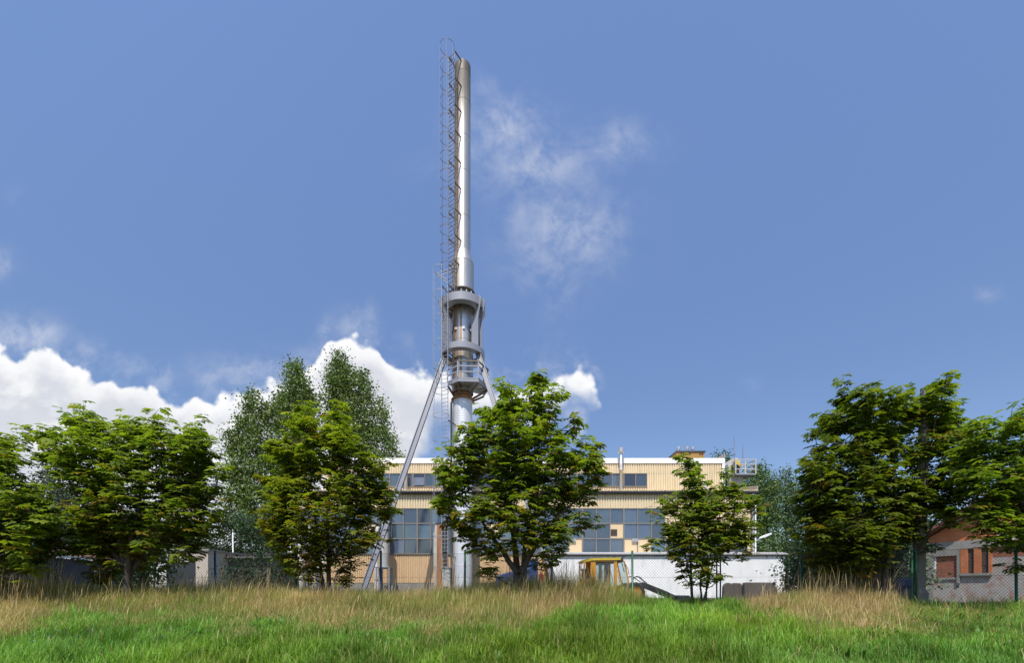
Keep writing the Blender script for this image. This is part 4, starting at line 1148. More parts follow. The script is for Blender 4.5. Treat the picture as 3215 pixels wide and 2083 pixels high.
# apartment house far behind, seen beside the pole
DA = 130.0
T = thing('apartment_block', (pX(2900, DA), DA, 0), 'distant pale orange apartment block glimpsed beside the concrete pole', 'building')
mb = MB(); mb.box(pX(2820, DA), pX(2960, DA), DA, DA + 10, -1, pZ(1735, DA)); mb.build('wall', M_PINKISH, T)
for X in (2846, 2873, 2900, 2927):
    for Y in (1766, 1793, 1820):
        mb = MB(); mb.box(pX(X, DA), pX(X + 11.5, DA), DA - .1, DA - .01, pZ(Y + 12, DA), pZ(Y, DA)); w_ = mb.build('window', M_TRIM_WHITE, T)
        mb = MB()
        for k in (0, 1): pane(mb, pX(X + .8 + 5.2 * k, DA), pX(X + 5.5 + 5.2 * k, DA), pZ(Y + 11.2, DA), pZ(Y + .8, DA), DA - .13)
        mb.build('pane', M_GLASS, w_)
mb = MB(); x = pX(2835, 15.5); mb.lathe(x, 15.5, [(.01, .05), (.28, .05), (.29, .1), (.28, .35), (.295, .37), (.28, .39), (.28, .68), (.295, .70), (.28, .72), (.28, .93), (.26, .95), (.01, .95)], 24)
tag(mb.build('barrel', M_BLUE_DARK, loc=(x, 15.5, 0)), 'dark blue barrel in the grass left of the concrete pole', 'barrel')

# ------------------------------------------------------------------ concrete utility pole
DP = 12.7
T = thing('utility_pole', (pX(2882, DP), DP, 0), 'weathered square concrete pole with a stepped foot among the right-hand trees', 'pole')
mb = MB()
xb, xt_ = pX(2883, DP), pX(2903, DP); zb, zt = pZ(1850, DP), pZ(1219, DP)
nseg = 40
for i in range(nseg):          # cast lifts, each a hair wider or narrower
    t0, t1 = i / nseg, (i + 1) / nseg
    w0 = .112 - .045 * t0; w1 = .112 - .045 * t1 ; j = .002 * (i % 2)
    xa, xc = xb + (xt_ - xb) * t0, xb + (xt_ - xb) * t1; za, zc_ = zb + (zt - zb) * t0, zb + (zt - zb) * t1
    mb.hexa([(xa - w0 - j, DP - w0 - j, za), (xa + w0 + j, DP - w0 - j, za), (xa + w0 + j, DP + w0, za), (xa - w0 - j, DP + w0, za), (xc - w1 - j, DP - w1 - j, zc_ - .001), (xc + w1 + j, DP - w1 - j, zc_ - .001), (xc + w1 + j, DP + w1, zc_ - .001), (xc - w1 - j, DP + w1, zc_ - .001)])
mb.build('shaft', M_CONCRETE, T)
mb = MB(); mb.hexa([(xb - .17, DP - .17, -.3), (xb + .15, DP - .17, -.3), (xb + .15, DP + .17, -.3), (xb - .17, DP + .17, -.3), (xb - .165, DP - .165, zb - .1), (xb + .145, DP - .165, zb - .1), (xb + .145, DP + .165, zb - .1), (xb - .165, DP + .165, zb - .1)])
mb.hexa([(xb - .165, DP - .165, zb - .099), (xb + .145, DP - .165, zb - .099), (xb + .145, DP + .165, zb - .099), (xb - .165, DP + .165, zb - .099), (xb - .115, DP - .115, zb - .002), (xb + .115, DP - .115, zb - .002), (xb + .115, DP + .115, zb - .002), (xb - .115, DP + .115, zb - .002)])
mb.build('foot', M_CONCRETE, T)

# ------------------------------------------------------------------ chain-link fence
FN = thing('chain_link_fence', (0, 13.3, 0), 'chain link fence with green and blue posts running behind the chestnut trees', 'fence')
fpts = [(-260, 13.3), (2256, 13.3), (2515, 13.0), (2870, 12.25), (3420, 11.3)]
fw = [Vector((pX(X, D), D, 0)) for X, D in fpts]
cum = [0]
for a, b in zip(fw[:-1], fw[1:]): cum.append(cum[-1] + (b - a).length)
def fpos(w, z):
    for i in range(len(fw) - 1):
        if w <= cum[i + 1] or i == len(fw) - 2:
            t = (w - cum[i]) / (cum[i + 1] - cum[i]); p = fw[i].lerp(fw[i + 1], t)
            return Vector((p.x, p.y, z))
zf0, zf1 = .05, 1.63
mb = MB(); w = 0; hh = zf1 - zf0; sp = .083; st = .0042
while w < cum[-1] - hh:
    jx = random.uniform(-.006, .006)
    mb.beam(fpos(w + jx, zf0), fpos(w + hh * .95 + jx, zf1), st, st, up=(0, 1, 0)); mb.beam(fpos(w + hh * .95 + jx, zf0) + Vector((0, .006, 0)), fpos(w + jx, zf1) + Vector((0, .006, 0)), st, st, up=(0, 1, 0)); w += sp
mb.build('wire_mesh', M_WIRE, FN)
for z, nm in ((zf1 + .005, 0), (.93, 1), (zf0, 2)):
    mb = MB()
    for i in range(len(fw) - 1): mb.beam(fw[i] + Vector((0, -.01, z)), fw[i + 1] + Vector((0, -.01, z)), .007, .007)
    mb.build('tension_wire', M_WIRE, FN)
for X, colr, typ in ((145, 'b', 2), (410, 'b', 1), (675, 'b', 1), (930, 'g', 1), (1196, 'b', 1), (1460, 'g', 1), (1733, 'b', 1), (1985, 'g', 1), (2256, 'b', 2), (2515, 'g', 1), (2870, 'g', 2), (3190, 'g', 1)):
    Dp = float(np.interp(X, [p[0] for p in fpts], [p[1] for p in fpts])) - .04
    x = pX(X, Dp); ztp = pZ(1731, Dp); mb = MB()
    lean = random.uniform(-.02, .02)
    if typ == 1:
        mb.tube([(x + lean, Dp, -.3), (x, Dp, ztp - .01), (x, Dp, ztp), (x, Dp, ztp + .008)], [.032, .032, .026, .010], 10)
    else:
        h = .055
        path = [(x - h, Dp, -.3), (x - h, Dp, ztp - h)] + [(x - h * math.cos(a), Dp, ztp - h + h * math.sin(a)) for a in np.linspace(.3, math.pi - .3, 7)] + [(x + h, Dp, ztp - h), (x + h, Dp, -.3)]
        mb.tube(path, .022, 8)
    po = mb.build('post', M_POST_BLUE if colr == 'b' else M_POST_GREEN, FN)
    po['label'] = 'blue fence post' if colr == 'b' else 'green fence post'

# ------------------------------------------------------------------ trees
def unit(a): return a / np.maximum(np.linalg.norm(a, axis=-1, keepdims=True), 1e-9)
def palmate(pos, pdir, size, rng, flat=.9):
    """compound leaves of seven leaflets that fan out from a stalk; returns verts (N*7*4,3) and quads"""
    N = len(pos)
    up = np.array([0, 0, 1.0])
    nrm = unit(up * 1.35 + pdir * .34 + rng.normal(0, .24, (N, 3)))
    f = unit(pdir - nrm * np.sum(pdir * nrm, -1, keepdims=True)); sd = np.cross(nrm, f)
    A = np.radians([-118, -78, -38, 0, 38, 78, 118]); Lr = np.array([.55, .78, .95, 1.0, .95, .78, .55])
    A = A[None, :] + rng.normal(0, .10, (N, 7)); L = size[:, None] * Lr[None, :] * rng.uniform(.85, 1.12, (N, 7))
    d = f[:, None, :] * np.cos(A)[..., None] + sd[:, None, :] * np.sin(A)[..., None]
    s2 = np.cross(nrm[:, None, :], d)
    droop = rng.uniform(.02, .34, (N, 1)) + rng.normal(0, .08, (N, 7))
    b = pos[:, None, :] + d * (L * .06)[..., None]
    w = L * .225
    n_ = nrm[:, None, :]
    midp = b + d * (L * .62)[..., None] - n_ * (L * droop * .42)[..., None]
    l = midp + s2 * w[..., None] + n_ * (w * .25)[..., None]; r = midp - s2 * w[..., None] + n_ * (w * .25)[..., None]
    tip = b + d * (L * .97)[..., None] - n_ * (L * droop)[..., None]
    V = np.stack([b, l, tip, r], 2).reshape(-1, 3)
    Q = np.arange(len(V)).reshape(-1, 4)
    return V, Q

def chestnut(label, D, base, stems, lobes, seed, r0=.13, dens=9.0, brown=.35, low=1840, high=1250, leaf=.20, crown_depth=1.9, hue=(1, 1, 1), twig_leaves=6.4, shoots=.12):
    dens *= 2.9
    lobes = [(X, Y, rx * 1.0 + 2, ry * 1.0 + 2) for X, Y, rx, ry in lobes]; r0 *= .85
    rng = np.random.default_rng(seed); rnd = random.Random(seed)
    bp = px(base[0], base[1], D); gzb = float(ground_z(bp.x, bp.y)); bp.z = gzb
    T = thing('chestnut_tree', bp, label, 'tree', 'chestnut trees along the fence')
    tr = MB(); skel = []      # (pos, radius)
    for k, st in enumerate(stems):
        dy = 0 if len(stems) == 1 else rnd.uniform(-.35, .35)
        pts_ = [px(X, Y, D + dy * (0 if i == 0 else min(1, i / 2))) for i, (X, Y) in enumerate(st)]
        if k == 0 or st[0][1] > 1835: pts_[0].z = gzb - .15
        # resample with wobble
        P = []
        for a, b in zip(pts_[:-1], pts_[1:]):
            m = max(2, int((b - a).length / .35))
            for i in range(m): P.append(a.lerp(b, i / m) + Vector((rnd.gauss(0, .018), rnd.gauss(0, .018), 0)))
        P.append(pts_[-1])
        rr0 = r0 if k == 0 else r0 * .72
        rad = [max(.013, rr0 * (1 - i / len(P)) ** 1.35) for i in range(len(P))]
        if k == 0: rad[0] *= 1.35
        tr.tube(P, rad, 8)
        skel += [(np.array(p), r_) for p, r_ in zip(P[1:], rad[1:])]
    SK = np.array([p for p, _ in skel]); SR = np.array([r for _, r in skel])
    lob = []
    for (X, Y, rx, ry) in lobes:
        dr = min(crown_depth, max(.35, 1.25 * max(rx, ry) / F * D)); off = rnd.uniform(-.45, .5) * max(0, crown_depth - dr)
        lob.append((X, Y, rx, ry, dr, off))
    lob.sort(key=lambda l: -(l[1]))
    for (X, Y, rx, ry, dr, off) in lob:
        c_ = np.array(px(X, Y, D + off)); dv = c_ - SK
        dist = np.linalg.norm(dv, axis=1); pen = np.where(dv[:, 2] < dist * .25, dist * .6 + .5, 0)
        i = int(np.argmin(dist + pen)); a = SK[i]; r_a = min(SR[i] * .65, .014 + .012 * dist[i] * 1.2)
        m = max(3, int(dist[i] / .3)); P = []
        for k in range(m + 1):
            t = k / m
            p = a + (c_ - a) * t; p = p + np.array([0, 0, -.12 * dist[i] * math.sin(math.pi * t) * (1 if dv[i, 2] > 0 else -.4)]) + rng.normal(0, .02, 3) * (0 < k < m)
            P.append(p)
        rad = [max(.010, r_a * (1 - .75 * k / m)) for k in range(m + 1)]
        tr.tube(P, rad, 6, caps=False)
        SK = np.vstack([SK, np.array(P[1:])]); SR = np.concatenate([SR, rad[1:]])
    LP, LD, LS, LC = [], [], [], []
    for (X, Y, rx, ry, dr, off) in lob:
        area = math.pi * rx * ry / F / F * D * D
        n = max(3, int(area * dens * rng.uniform(.9, 1.1)))
        for _ in range(n):
            v = rng.normal(0, 1, 3); v /= np.linalg.norm(v); v *= rng.uniform(.15, 1) ** .45
            dep = D + off + v[1] * dr
            tip = np.array(px(X + v[0] * rx, Y - v[2] * ry, dep))
            dv = tip - SK; dist = np.linalg.norm(dv, axis=1)
            i = int(np.argmin(dist + np.where(dv[:, 2] < -.1, .35, 0)))
            a = SK[i]
            horiz = np.array([tip[0] - bp.x, (tip[1] - D), 0.0]); hl = np.linalg.norm(horiz)
            horiz = horiz / max(hl, .3)
            d0 = tip - a; dl = max(np.linalg.norm(d0), 1e-3)
            m1 = a + d0 * .55 - np.array([0, 0, .10 * dl])
            tr.tube([a, m1, tip], [.010, .007, .004], 3, smooth=False, caps=False)
            tdir = unit(d0 / dl * .5 + horiz * .35 + np.array([0, 0, .75]))
            k = max(3, int(rng.poisson(twig_leaves)))
            back = min(dl, .62)
            topness = (low - (Y - v[2] * ry)) / (low - high)
            if topness > .45 and v[2] > .25 and rng.uniform() < shoots:      # a leading shoot that stands out of the crown
                sl = rng.uniform(.22, .62) * (leaf / .2)
                sdir = unit(np.array([0, 0, .85]) + horiz * rng.uniform(.1, .9) + rng.normal(0, .12, 3))
                ntip = tip + sdir * sl
                tr.tube([tip, ntip], [.007, .003], 3, smooth=False, caps=False)
                tip = ntip; tdir = sdir; back = sl + .25; k = int(5 + sl * 16)
            tt = rng.uniform(0, 1, k) ** .8 * back; tt[0] = 0
            base_p = tip - tdir * tt[:, None] * .9
            az_ = rng.uniform(0, 2 * math.pi, k)
            pd = np.stack([np.cos(az_), np.sin(az_), rng.uniform(-.05, .35, k)], -1) + tdir * .25 + horiz * .30
            pd = unit(pd); pet = rng.uniform(.06, .20, k) * leaf / .2
            LP.append(base_p + pd * pet[:, None]); LD.append(pd); LS.append(leaf * rng.uniform(.7, 1.12, k))
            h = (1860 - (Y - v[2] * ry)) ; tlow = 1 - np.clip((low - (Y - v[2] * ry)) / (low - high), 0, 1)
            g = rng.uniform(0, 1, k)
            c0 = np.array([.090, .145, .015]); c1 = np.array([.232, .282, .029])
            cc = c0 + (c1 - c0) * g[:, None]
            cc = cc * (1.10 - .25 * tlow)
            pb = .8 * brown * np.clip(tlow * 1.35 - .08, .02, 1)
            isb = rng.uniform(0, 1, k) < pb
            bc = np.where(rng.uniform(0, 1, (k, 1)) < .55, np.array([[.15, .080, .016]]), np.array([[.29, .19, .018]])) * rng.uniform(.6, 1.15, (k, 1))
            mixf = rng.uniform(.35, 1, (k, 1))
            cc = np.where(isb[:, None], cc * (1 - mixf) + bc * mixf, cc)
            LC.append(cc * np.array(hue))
    LP = np.concatenate(LP); LD = np.concatenate(LD); LS = np.concatenate(LS); LC = np.concatenate(LC)
    V_, Q_ = palmate(LP, LD, LS, rng)
    tr.build('trunk', M_BARK, T)
    # leaflets of one leaf differ a little
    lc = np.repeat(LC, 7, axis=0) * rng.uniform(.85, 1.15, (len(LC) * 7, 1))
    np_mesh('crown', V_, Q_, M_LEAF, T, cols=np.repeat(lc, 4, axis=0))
    return len(LP)
NLEAF = 0
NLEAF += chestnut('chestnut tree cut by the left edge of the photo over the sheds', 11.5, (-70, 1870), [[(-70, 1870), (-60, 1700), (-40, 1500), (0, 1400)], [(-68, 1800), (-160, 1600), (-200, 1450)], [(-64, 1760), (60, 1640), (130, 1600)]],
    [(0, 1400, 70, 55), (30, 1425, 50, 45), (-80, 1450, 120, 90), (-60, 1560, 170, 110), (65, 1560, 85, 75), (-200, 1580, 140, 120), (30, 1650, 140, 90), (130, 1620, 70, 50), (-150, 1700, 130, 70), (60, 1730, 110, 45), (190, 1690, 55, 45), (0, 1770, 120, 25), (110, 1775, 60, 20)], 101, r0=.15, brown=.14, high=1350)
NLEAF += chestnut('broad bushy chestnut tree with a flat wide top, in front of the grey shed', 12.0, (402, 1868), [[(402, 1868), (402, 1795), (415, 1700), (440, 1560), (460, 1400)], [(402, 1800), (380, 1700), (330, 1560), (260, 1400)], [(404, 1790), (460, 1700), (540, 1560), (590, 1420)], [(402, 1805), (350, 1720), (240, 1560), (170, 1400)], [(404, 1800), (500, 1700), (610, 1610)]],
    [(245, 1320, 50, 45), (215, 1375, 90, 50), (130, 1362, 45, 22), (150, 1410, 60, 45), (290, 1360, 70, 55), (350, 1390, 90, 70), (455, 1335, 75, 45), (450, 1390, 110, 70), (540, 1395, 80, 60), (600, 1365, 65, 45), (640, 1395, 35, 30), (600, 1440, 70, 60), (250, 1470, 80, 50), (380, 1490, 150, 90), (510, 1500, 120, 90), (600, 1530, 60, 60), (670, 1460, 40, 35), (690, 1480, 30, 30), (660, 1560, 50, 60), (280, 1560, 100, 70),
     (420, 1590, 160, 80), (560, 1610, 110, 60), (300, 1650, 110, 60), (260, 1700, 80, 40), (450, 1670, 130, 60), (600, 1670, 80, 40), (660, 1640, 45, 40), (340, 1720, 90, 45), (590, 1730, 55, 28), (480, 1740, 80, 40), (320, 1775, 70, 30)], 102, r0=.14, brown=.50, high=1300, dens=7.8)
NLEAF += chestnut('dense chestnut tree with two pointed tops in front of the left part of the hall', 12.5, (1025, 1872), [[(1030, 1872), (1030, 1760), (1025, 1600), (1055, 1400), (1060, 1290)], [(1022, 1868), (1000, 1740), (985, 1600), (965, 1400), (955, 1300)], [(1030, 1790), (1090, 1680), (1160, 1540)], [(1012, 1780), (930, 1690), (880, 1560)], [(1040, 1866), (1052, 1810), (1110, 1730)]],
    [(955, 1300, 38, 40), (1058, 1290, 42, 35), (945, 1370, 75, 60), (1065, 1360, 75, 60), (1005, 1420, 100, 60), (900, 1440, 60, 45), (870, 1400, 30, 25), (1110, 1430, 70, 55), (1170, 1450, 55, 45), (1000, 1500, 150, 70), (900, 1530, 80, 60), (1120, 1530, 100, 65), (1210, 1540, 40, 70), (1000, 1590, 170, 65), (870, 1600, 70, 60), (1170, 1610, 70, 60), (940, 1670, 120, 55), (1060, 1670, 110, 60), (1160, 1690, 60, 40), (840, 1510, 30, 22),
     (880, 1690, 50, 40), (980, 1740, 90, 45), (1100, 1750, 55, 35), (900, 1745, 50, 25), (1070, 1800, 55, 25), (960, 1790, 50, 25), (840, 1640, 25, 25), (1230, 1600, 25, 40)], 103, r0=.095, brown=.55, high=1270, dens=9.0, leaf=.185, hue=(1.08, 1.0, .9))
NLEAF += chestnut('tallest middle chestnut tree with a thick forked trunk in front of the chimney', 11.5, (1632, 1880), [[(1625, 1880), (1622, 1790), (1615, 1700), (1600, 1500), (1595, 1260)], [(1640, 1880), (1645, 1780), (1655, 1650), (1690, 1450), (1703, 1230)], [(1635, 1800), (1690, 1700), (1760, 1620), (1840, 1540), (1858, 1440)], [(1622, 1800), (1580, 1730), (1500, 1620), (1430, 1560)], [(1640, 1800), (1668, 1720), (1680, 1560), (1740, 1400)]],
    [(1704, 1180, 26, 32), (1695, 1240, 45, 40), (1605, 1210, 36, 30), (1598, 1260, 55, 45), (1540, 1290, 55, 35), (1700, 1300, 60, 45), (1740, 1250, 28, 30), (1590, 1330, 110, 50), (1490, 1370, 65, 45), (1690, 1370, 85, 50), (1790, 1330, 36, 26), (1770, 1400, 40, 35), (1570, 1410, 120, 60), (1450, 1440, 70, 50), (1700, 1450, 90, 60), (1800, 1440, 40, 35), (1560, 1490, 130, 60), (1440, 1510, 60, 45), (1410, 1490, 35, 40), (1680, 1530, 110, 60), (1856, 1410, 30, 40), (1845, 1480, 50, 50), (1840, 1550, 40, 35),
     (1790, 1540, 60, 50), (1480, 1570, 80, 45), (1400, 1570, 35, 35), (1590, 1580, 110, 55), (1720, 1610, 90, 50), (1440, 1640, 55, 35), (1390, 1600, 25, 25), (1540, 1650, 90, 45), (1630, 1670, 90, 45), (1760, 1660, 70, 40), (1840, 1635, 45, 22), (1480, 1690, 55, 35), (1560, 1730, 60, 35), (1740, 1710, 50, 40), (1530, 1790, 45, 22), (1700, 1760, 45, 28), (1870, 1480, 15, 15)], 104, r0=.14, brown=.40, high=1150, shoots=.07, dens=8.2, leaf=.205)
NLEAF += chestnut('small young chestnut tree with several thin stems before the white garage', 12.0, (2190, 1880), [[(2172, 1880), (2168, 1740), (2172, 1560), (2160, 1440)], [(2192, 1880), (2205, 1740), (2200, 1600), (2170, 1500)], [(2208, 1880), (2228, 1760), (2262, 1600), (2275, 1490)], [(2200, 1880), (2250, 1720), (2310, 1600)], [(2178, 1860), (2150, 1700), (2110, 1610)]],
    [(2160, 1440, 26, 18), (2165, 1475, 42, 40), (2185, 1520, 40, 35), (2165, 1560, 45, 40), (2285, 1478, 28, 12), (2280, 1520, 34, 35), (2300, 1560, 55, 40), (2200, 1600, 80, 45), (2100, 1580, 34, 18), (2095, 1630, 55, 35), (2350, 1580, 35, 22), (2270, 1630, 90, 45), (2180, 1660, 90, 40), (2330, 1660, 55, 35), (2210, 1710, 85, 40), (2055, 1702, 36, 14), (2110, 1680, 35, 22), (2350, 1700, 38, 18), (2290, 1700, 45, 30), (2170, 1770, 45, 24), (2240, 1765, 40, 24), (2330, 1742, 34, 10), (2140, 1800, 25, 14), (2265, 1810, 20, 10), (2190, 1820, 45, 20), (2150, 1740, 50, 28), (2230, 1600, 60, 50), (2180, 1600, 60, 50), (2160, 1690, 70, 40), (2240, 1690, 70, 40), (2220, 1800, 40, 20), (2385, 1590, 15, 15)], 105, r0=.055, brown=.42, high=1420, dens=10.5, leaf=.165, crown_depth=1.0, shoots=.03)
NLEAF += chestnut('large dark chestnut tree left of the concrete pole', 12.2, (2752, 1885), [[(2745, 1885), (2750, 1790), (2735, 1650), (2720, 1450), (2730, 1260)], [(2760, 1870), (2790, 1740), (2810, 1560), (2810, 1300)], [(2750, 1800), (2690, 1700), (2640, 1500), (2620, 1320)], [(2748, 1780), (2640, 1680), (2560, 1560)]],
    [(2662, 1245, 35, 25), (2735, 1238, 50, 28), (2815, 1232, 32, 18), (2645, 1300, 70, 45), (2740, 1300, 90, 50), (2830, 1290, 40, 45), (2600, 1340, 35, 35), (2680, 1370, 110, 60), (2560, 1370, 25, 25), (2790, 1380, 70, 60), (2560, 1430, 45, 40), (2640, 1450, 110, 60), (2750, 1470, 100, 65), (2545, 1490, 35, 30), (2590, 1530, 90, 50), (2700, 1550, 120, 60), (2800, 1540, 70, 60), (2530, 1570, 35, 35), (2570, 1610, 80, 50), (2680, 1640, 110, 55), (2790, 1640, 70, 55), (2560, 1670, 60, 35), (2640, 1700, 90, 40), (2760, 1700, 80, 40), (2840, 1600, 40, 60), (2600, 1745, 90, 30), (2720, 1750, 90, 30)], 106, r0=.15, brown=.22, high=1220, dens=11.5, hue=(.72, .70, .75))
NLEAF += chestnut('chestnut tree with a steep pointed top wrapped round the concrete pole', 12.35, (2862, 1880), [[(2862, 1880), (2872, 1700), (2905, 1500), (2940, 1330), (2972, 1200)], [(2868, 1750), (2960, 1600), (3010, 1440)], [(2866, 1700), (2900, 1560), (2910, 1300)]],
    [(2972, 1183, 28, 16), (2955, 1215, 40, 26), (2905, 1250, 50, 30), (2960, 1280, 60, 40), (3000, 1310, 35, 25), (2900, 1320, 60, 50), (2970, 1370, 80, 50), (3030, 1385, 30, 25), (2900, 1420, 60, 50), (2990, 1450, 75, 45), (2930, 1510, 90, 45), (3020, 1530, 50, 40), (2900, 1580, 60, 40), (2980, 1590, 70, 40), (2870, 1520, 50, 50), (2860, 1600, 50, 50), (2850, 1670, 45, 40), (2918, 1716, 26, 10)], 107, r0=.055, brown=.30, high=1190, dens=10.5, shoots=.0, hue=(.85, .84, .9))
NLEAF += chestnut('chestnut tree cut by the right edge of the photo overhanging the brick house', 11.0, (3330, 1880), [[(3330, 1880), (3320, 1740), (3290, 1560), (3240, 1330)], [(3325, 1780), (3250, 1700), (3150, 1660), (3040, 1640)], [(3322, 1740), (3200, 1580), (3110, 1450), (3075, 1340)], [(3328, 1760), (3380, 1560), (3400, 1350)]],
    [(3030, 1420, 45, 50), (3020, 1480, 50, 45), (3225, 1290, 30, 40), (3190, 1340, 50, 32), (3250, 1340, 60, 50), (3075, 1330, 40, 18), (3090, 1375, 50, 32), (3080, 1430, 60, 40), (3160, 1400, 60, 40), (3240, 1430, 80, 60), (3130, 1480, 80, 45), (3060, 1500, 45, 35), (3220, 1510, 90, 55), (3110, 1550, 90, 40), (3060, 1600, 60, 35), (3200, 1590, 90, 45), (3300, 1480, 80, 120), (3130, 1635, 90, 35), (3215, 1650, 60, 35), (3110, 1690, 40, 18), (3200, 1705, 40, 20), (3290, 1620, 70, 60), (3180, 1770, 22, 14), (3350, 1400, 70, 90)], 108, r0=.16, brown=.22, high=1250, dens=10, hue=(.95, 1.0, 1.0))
print('chestnut leaves', NLEAF)

def small_leaf_tree(name, label, D, base, stems, lobes, seed, leaf=.16, dens=60, c0=(.035, .065, .02), c1=(.075, .12, .035), group=None, r0=.3, cat='tree', depth=None, trunk_mat=None, up=.0, clump=30):
    dens *= 6.8 if name == 'poplar_tree' else 4.8
    rng = np.random.default_rng(seed); rnd = random.Random(seed)
    bp = px(base[0], base[1], D); bp.z = 0
    T = thing(name, bp, label, cat, group)
    tr = MB(); SK = []
    for st in stems:
        P = [px(X, Y, D) for X, Y in st]; P[0].z = -.2 if st[0][1] > 1820 else P[0].z
        m = len(P); rad = [max(.03, r0 * (1 - .85 * i / (m - 1))) for i in range(m)]
        tr.tube(P, rad, 7)
        for a, b in zip(P[:-1], P[1:]):
            for i in range(6): SK.append(np.array(a.lerp(b, (i + 1) / 6)))
    SKa = np.array(SK)
    Vs, Cs = [], []
    for (X, Y, rx, ry) in lobes:
        area = math.pi * rx * ry / F / F * D * D
        ncl = max(3, int(area * dens / clump)); dr = depth or max(rx, ry * .5) / F * D
        c_ = np.array(px(X, Y, D)); i = int(np.argmin(np.linalg.norm(SKa - c_, axis=1) + np.where(SKa[:, 2] > c_[2], 2.0, 0)))
        tr.tube([SKa[i], SKa[i] * .4 + c_ * .6 - np.array([0, 0, .3]), c_], [r0 * .3, r0 * .2, .03], 5, caps=False)
        v = rng.normal(0, 1, (ncl, 3)); v = unit(v) * (rng.uniform(.1, 1, (ncl, 1)) ** .4)
        dep = D + v[:, 1] * dr
        cen = np.stack([(X + v[:, 0] * rx - CX) / F * dep, dep, ZC + (HY - (Y - v[:, 2] * ry)) / F * dep], -1)
        for k in range(min(ncl, 40)):
            j = rng.integers(ncl); tr.tube([c_, c_ * .4 + cen[j] * .6 + np.array([0, 0, -.1]), cen[j]], [.045, .03, .012], 3, smooth=False, caps=False) if k < ncl * .25 else None
        shade = rng.uniform(.68, 1.25, ncl)
        p = np.repeat(cen, clump, 0) + rng.normal(0, 1, (ncl * clump, 3)) * np.array([.40, .40, .34]) * (leaf / .16) ** .5 * rng.uniform(.4, 1.2, (ncl * clump, 1))
        n = len(p)
        a1 = unit(rng.normal(0, 1, (n, 3)) + np.array([0, 0, .3 + up])); nn = unit(rng.normal(0, 1, (n, 3)) + np.array([0, -.2, .8]))
        a2 = unit(np.cross(nn, a1)); L = leaf * rng.uniform(.6, 1.2, (n, 1)); wdt = L * .38
        q = np.stack([p - a1 * L * .5, p + a2 * wdt, p + a1 * L * .5, p - a2 * wdt], 1)
        Vs.append(q.reshape(-1, 3))
        g = rng.uniform(0, 1, (n, 1)); cc = np.array(c0) + (np.array(c1) - np.array(c0)) * g
        Cs.append(np.repeat(cc * np.repeat(shade, clump)[:, None], 4, 0))
    V_ = np.concatenate(Vs); C_ = np.concatenate(Cs)
    if stems: tr.build('trunk' if cat == 'tree' else 'stems', trunk_mat or M_BARK, T)
    np_mesh('crown' if cat == 'tree' else 'foliage', V_, np.arange(len(V_)).reshape(-1, 4), M_FAR_LEAF, T, cols=C_)
    return T
POP0, POP1 = (.062, .106, .024), (.185, .255, .060)
PG = 'poplars behind the hall'
small_leaf_tree('poplar_tree', 'leaning pale poplar, leftmost of the tall group behind the hall', 50, (860, 1870), [[(860, 1870), (845, 1650), (810, 1450), (785, 1240)], [(850, 1700), (760, 1560), (720, 1370)]],
    [(788, 1250, 24, 35), (800, 1310, 40, 45), (840, 1290, 25, 40), (760, 1350, 34, 40), (820, 1380, 60, 50), (718, 1365, 18, 25), (740, 1400, 34, 30), (780, 1450, 70, 55), (850, 1470, 50, 55), (740, 1500, 45, 35), (790, 1540, 75, 50), (860, 1560, 55, 50), (750, 1600, 60, 45), (820, 1640, 80, 50), (720, 1560, 25, 25)], 201, leaf=.27, dens=26, c0=POP0, c1=POP1, group=PG)
small_leaf_tree('poplar_tree', 'upright poplar with a rounded top, second from left behind the hall', 54, (925, 1870), [[(925, 1870), (925, 1500), (925, 1150)]],
    [(926, 1165, 30, 36), (915, 1215, 40, 45), (950, 1230, 35, 50), (885, 1270, 32, 45), (930, 1300, 50, 50), (980, 1270, 20, 35), (895, 1350, 50, 50), (960, 1370, 45, 50), (920, 1430, 65, 60), (910, 1520, 70, 60), (980, 1340, 22, 40)], 202, leaf=.28, dens=26, c0=POP0, c1=POP1, group=PG)
small_leaf_tree('poplar_tree', 'tallest poplar with a broad spreading crown close to the chimney leg', 56, (1085, 1870), [[(1085, 1870), (1080, 1500), (1075, 1130)], [(1085, 1600), (1150, 1400), (1180, 1280)]],
    [(1066, 1135, 26, 28), (1060, 1180, 42, 45), (1090, 1200, 35, 50), (1045, 1240, 38, 50), (1090, 1270, 50, 50), (1140, 1190, 24, 30), (1150, 1240, 30, 40), (1060, 1320, 50, 50), (1130, 1320, 50, 50), (1190, 1290, 26, 35), (1170, 1370, 45, 45), (1205, 1340, 22, 35), (1080, 1400, 70, 60), (1180, 1440, 50, 45), (1225, 1380, 20, 25), (1225, 1430, 22, 30), (1100, 1480, 90, 60), (1255, 1440, 10, 18)], 203, leaf=.28, dens=26, c0=POP0, c1=POP1, group=PG)
small_leaf_tree('poplar_tree', 'poplar showing above the roof beside the dust cyclone', 62, (2265, 1870), [[(2265, 1870), (2270, 1500), (2272, 1430)]],
    [(2274, 1440, 16, 22), (2250, 1437, 14, 10), (2270, 1470, 30, 30), (2285, 1500, 40, 35), (2300, 1550, 60, 50)], 204, leaf=.28, dens=24, c0=(.055, .10, .035), c1=(.13, .20, .07), group=PG)
small_leaf_tree('poplar_tree', 'round topped poplar just right of the hall corner', 60, (2400, 1870), [[(2400, 1870), (2400, 1650), (2390, 1500)]],
    [(2385, 1485, 28, 32), (2400, 1520, 40, 40), (2365, 1530, 40, 45), (2420, 1560, 32, 50), (2395, 1590, 50, 50), (2380, 1650, 45, 55), (2425, 1640, 30, 50), (2400, 1710, 60, 45), (2400, 1770, 60, 50)], 205, leaf=.27, dens=24, c0=(.06, .11, .036), c1=(.16, .235, .075), group=PG)
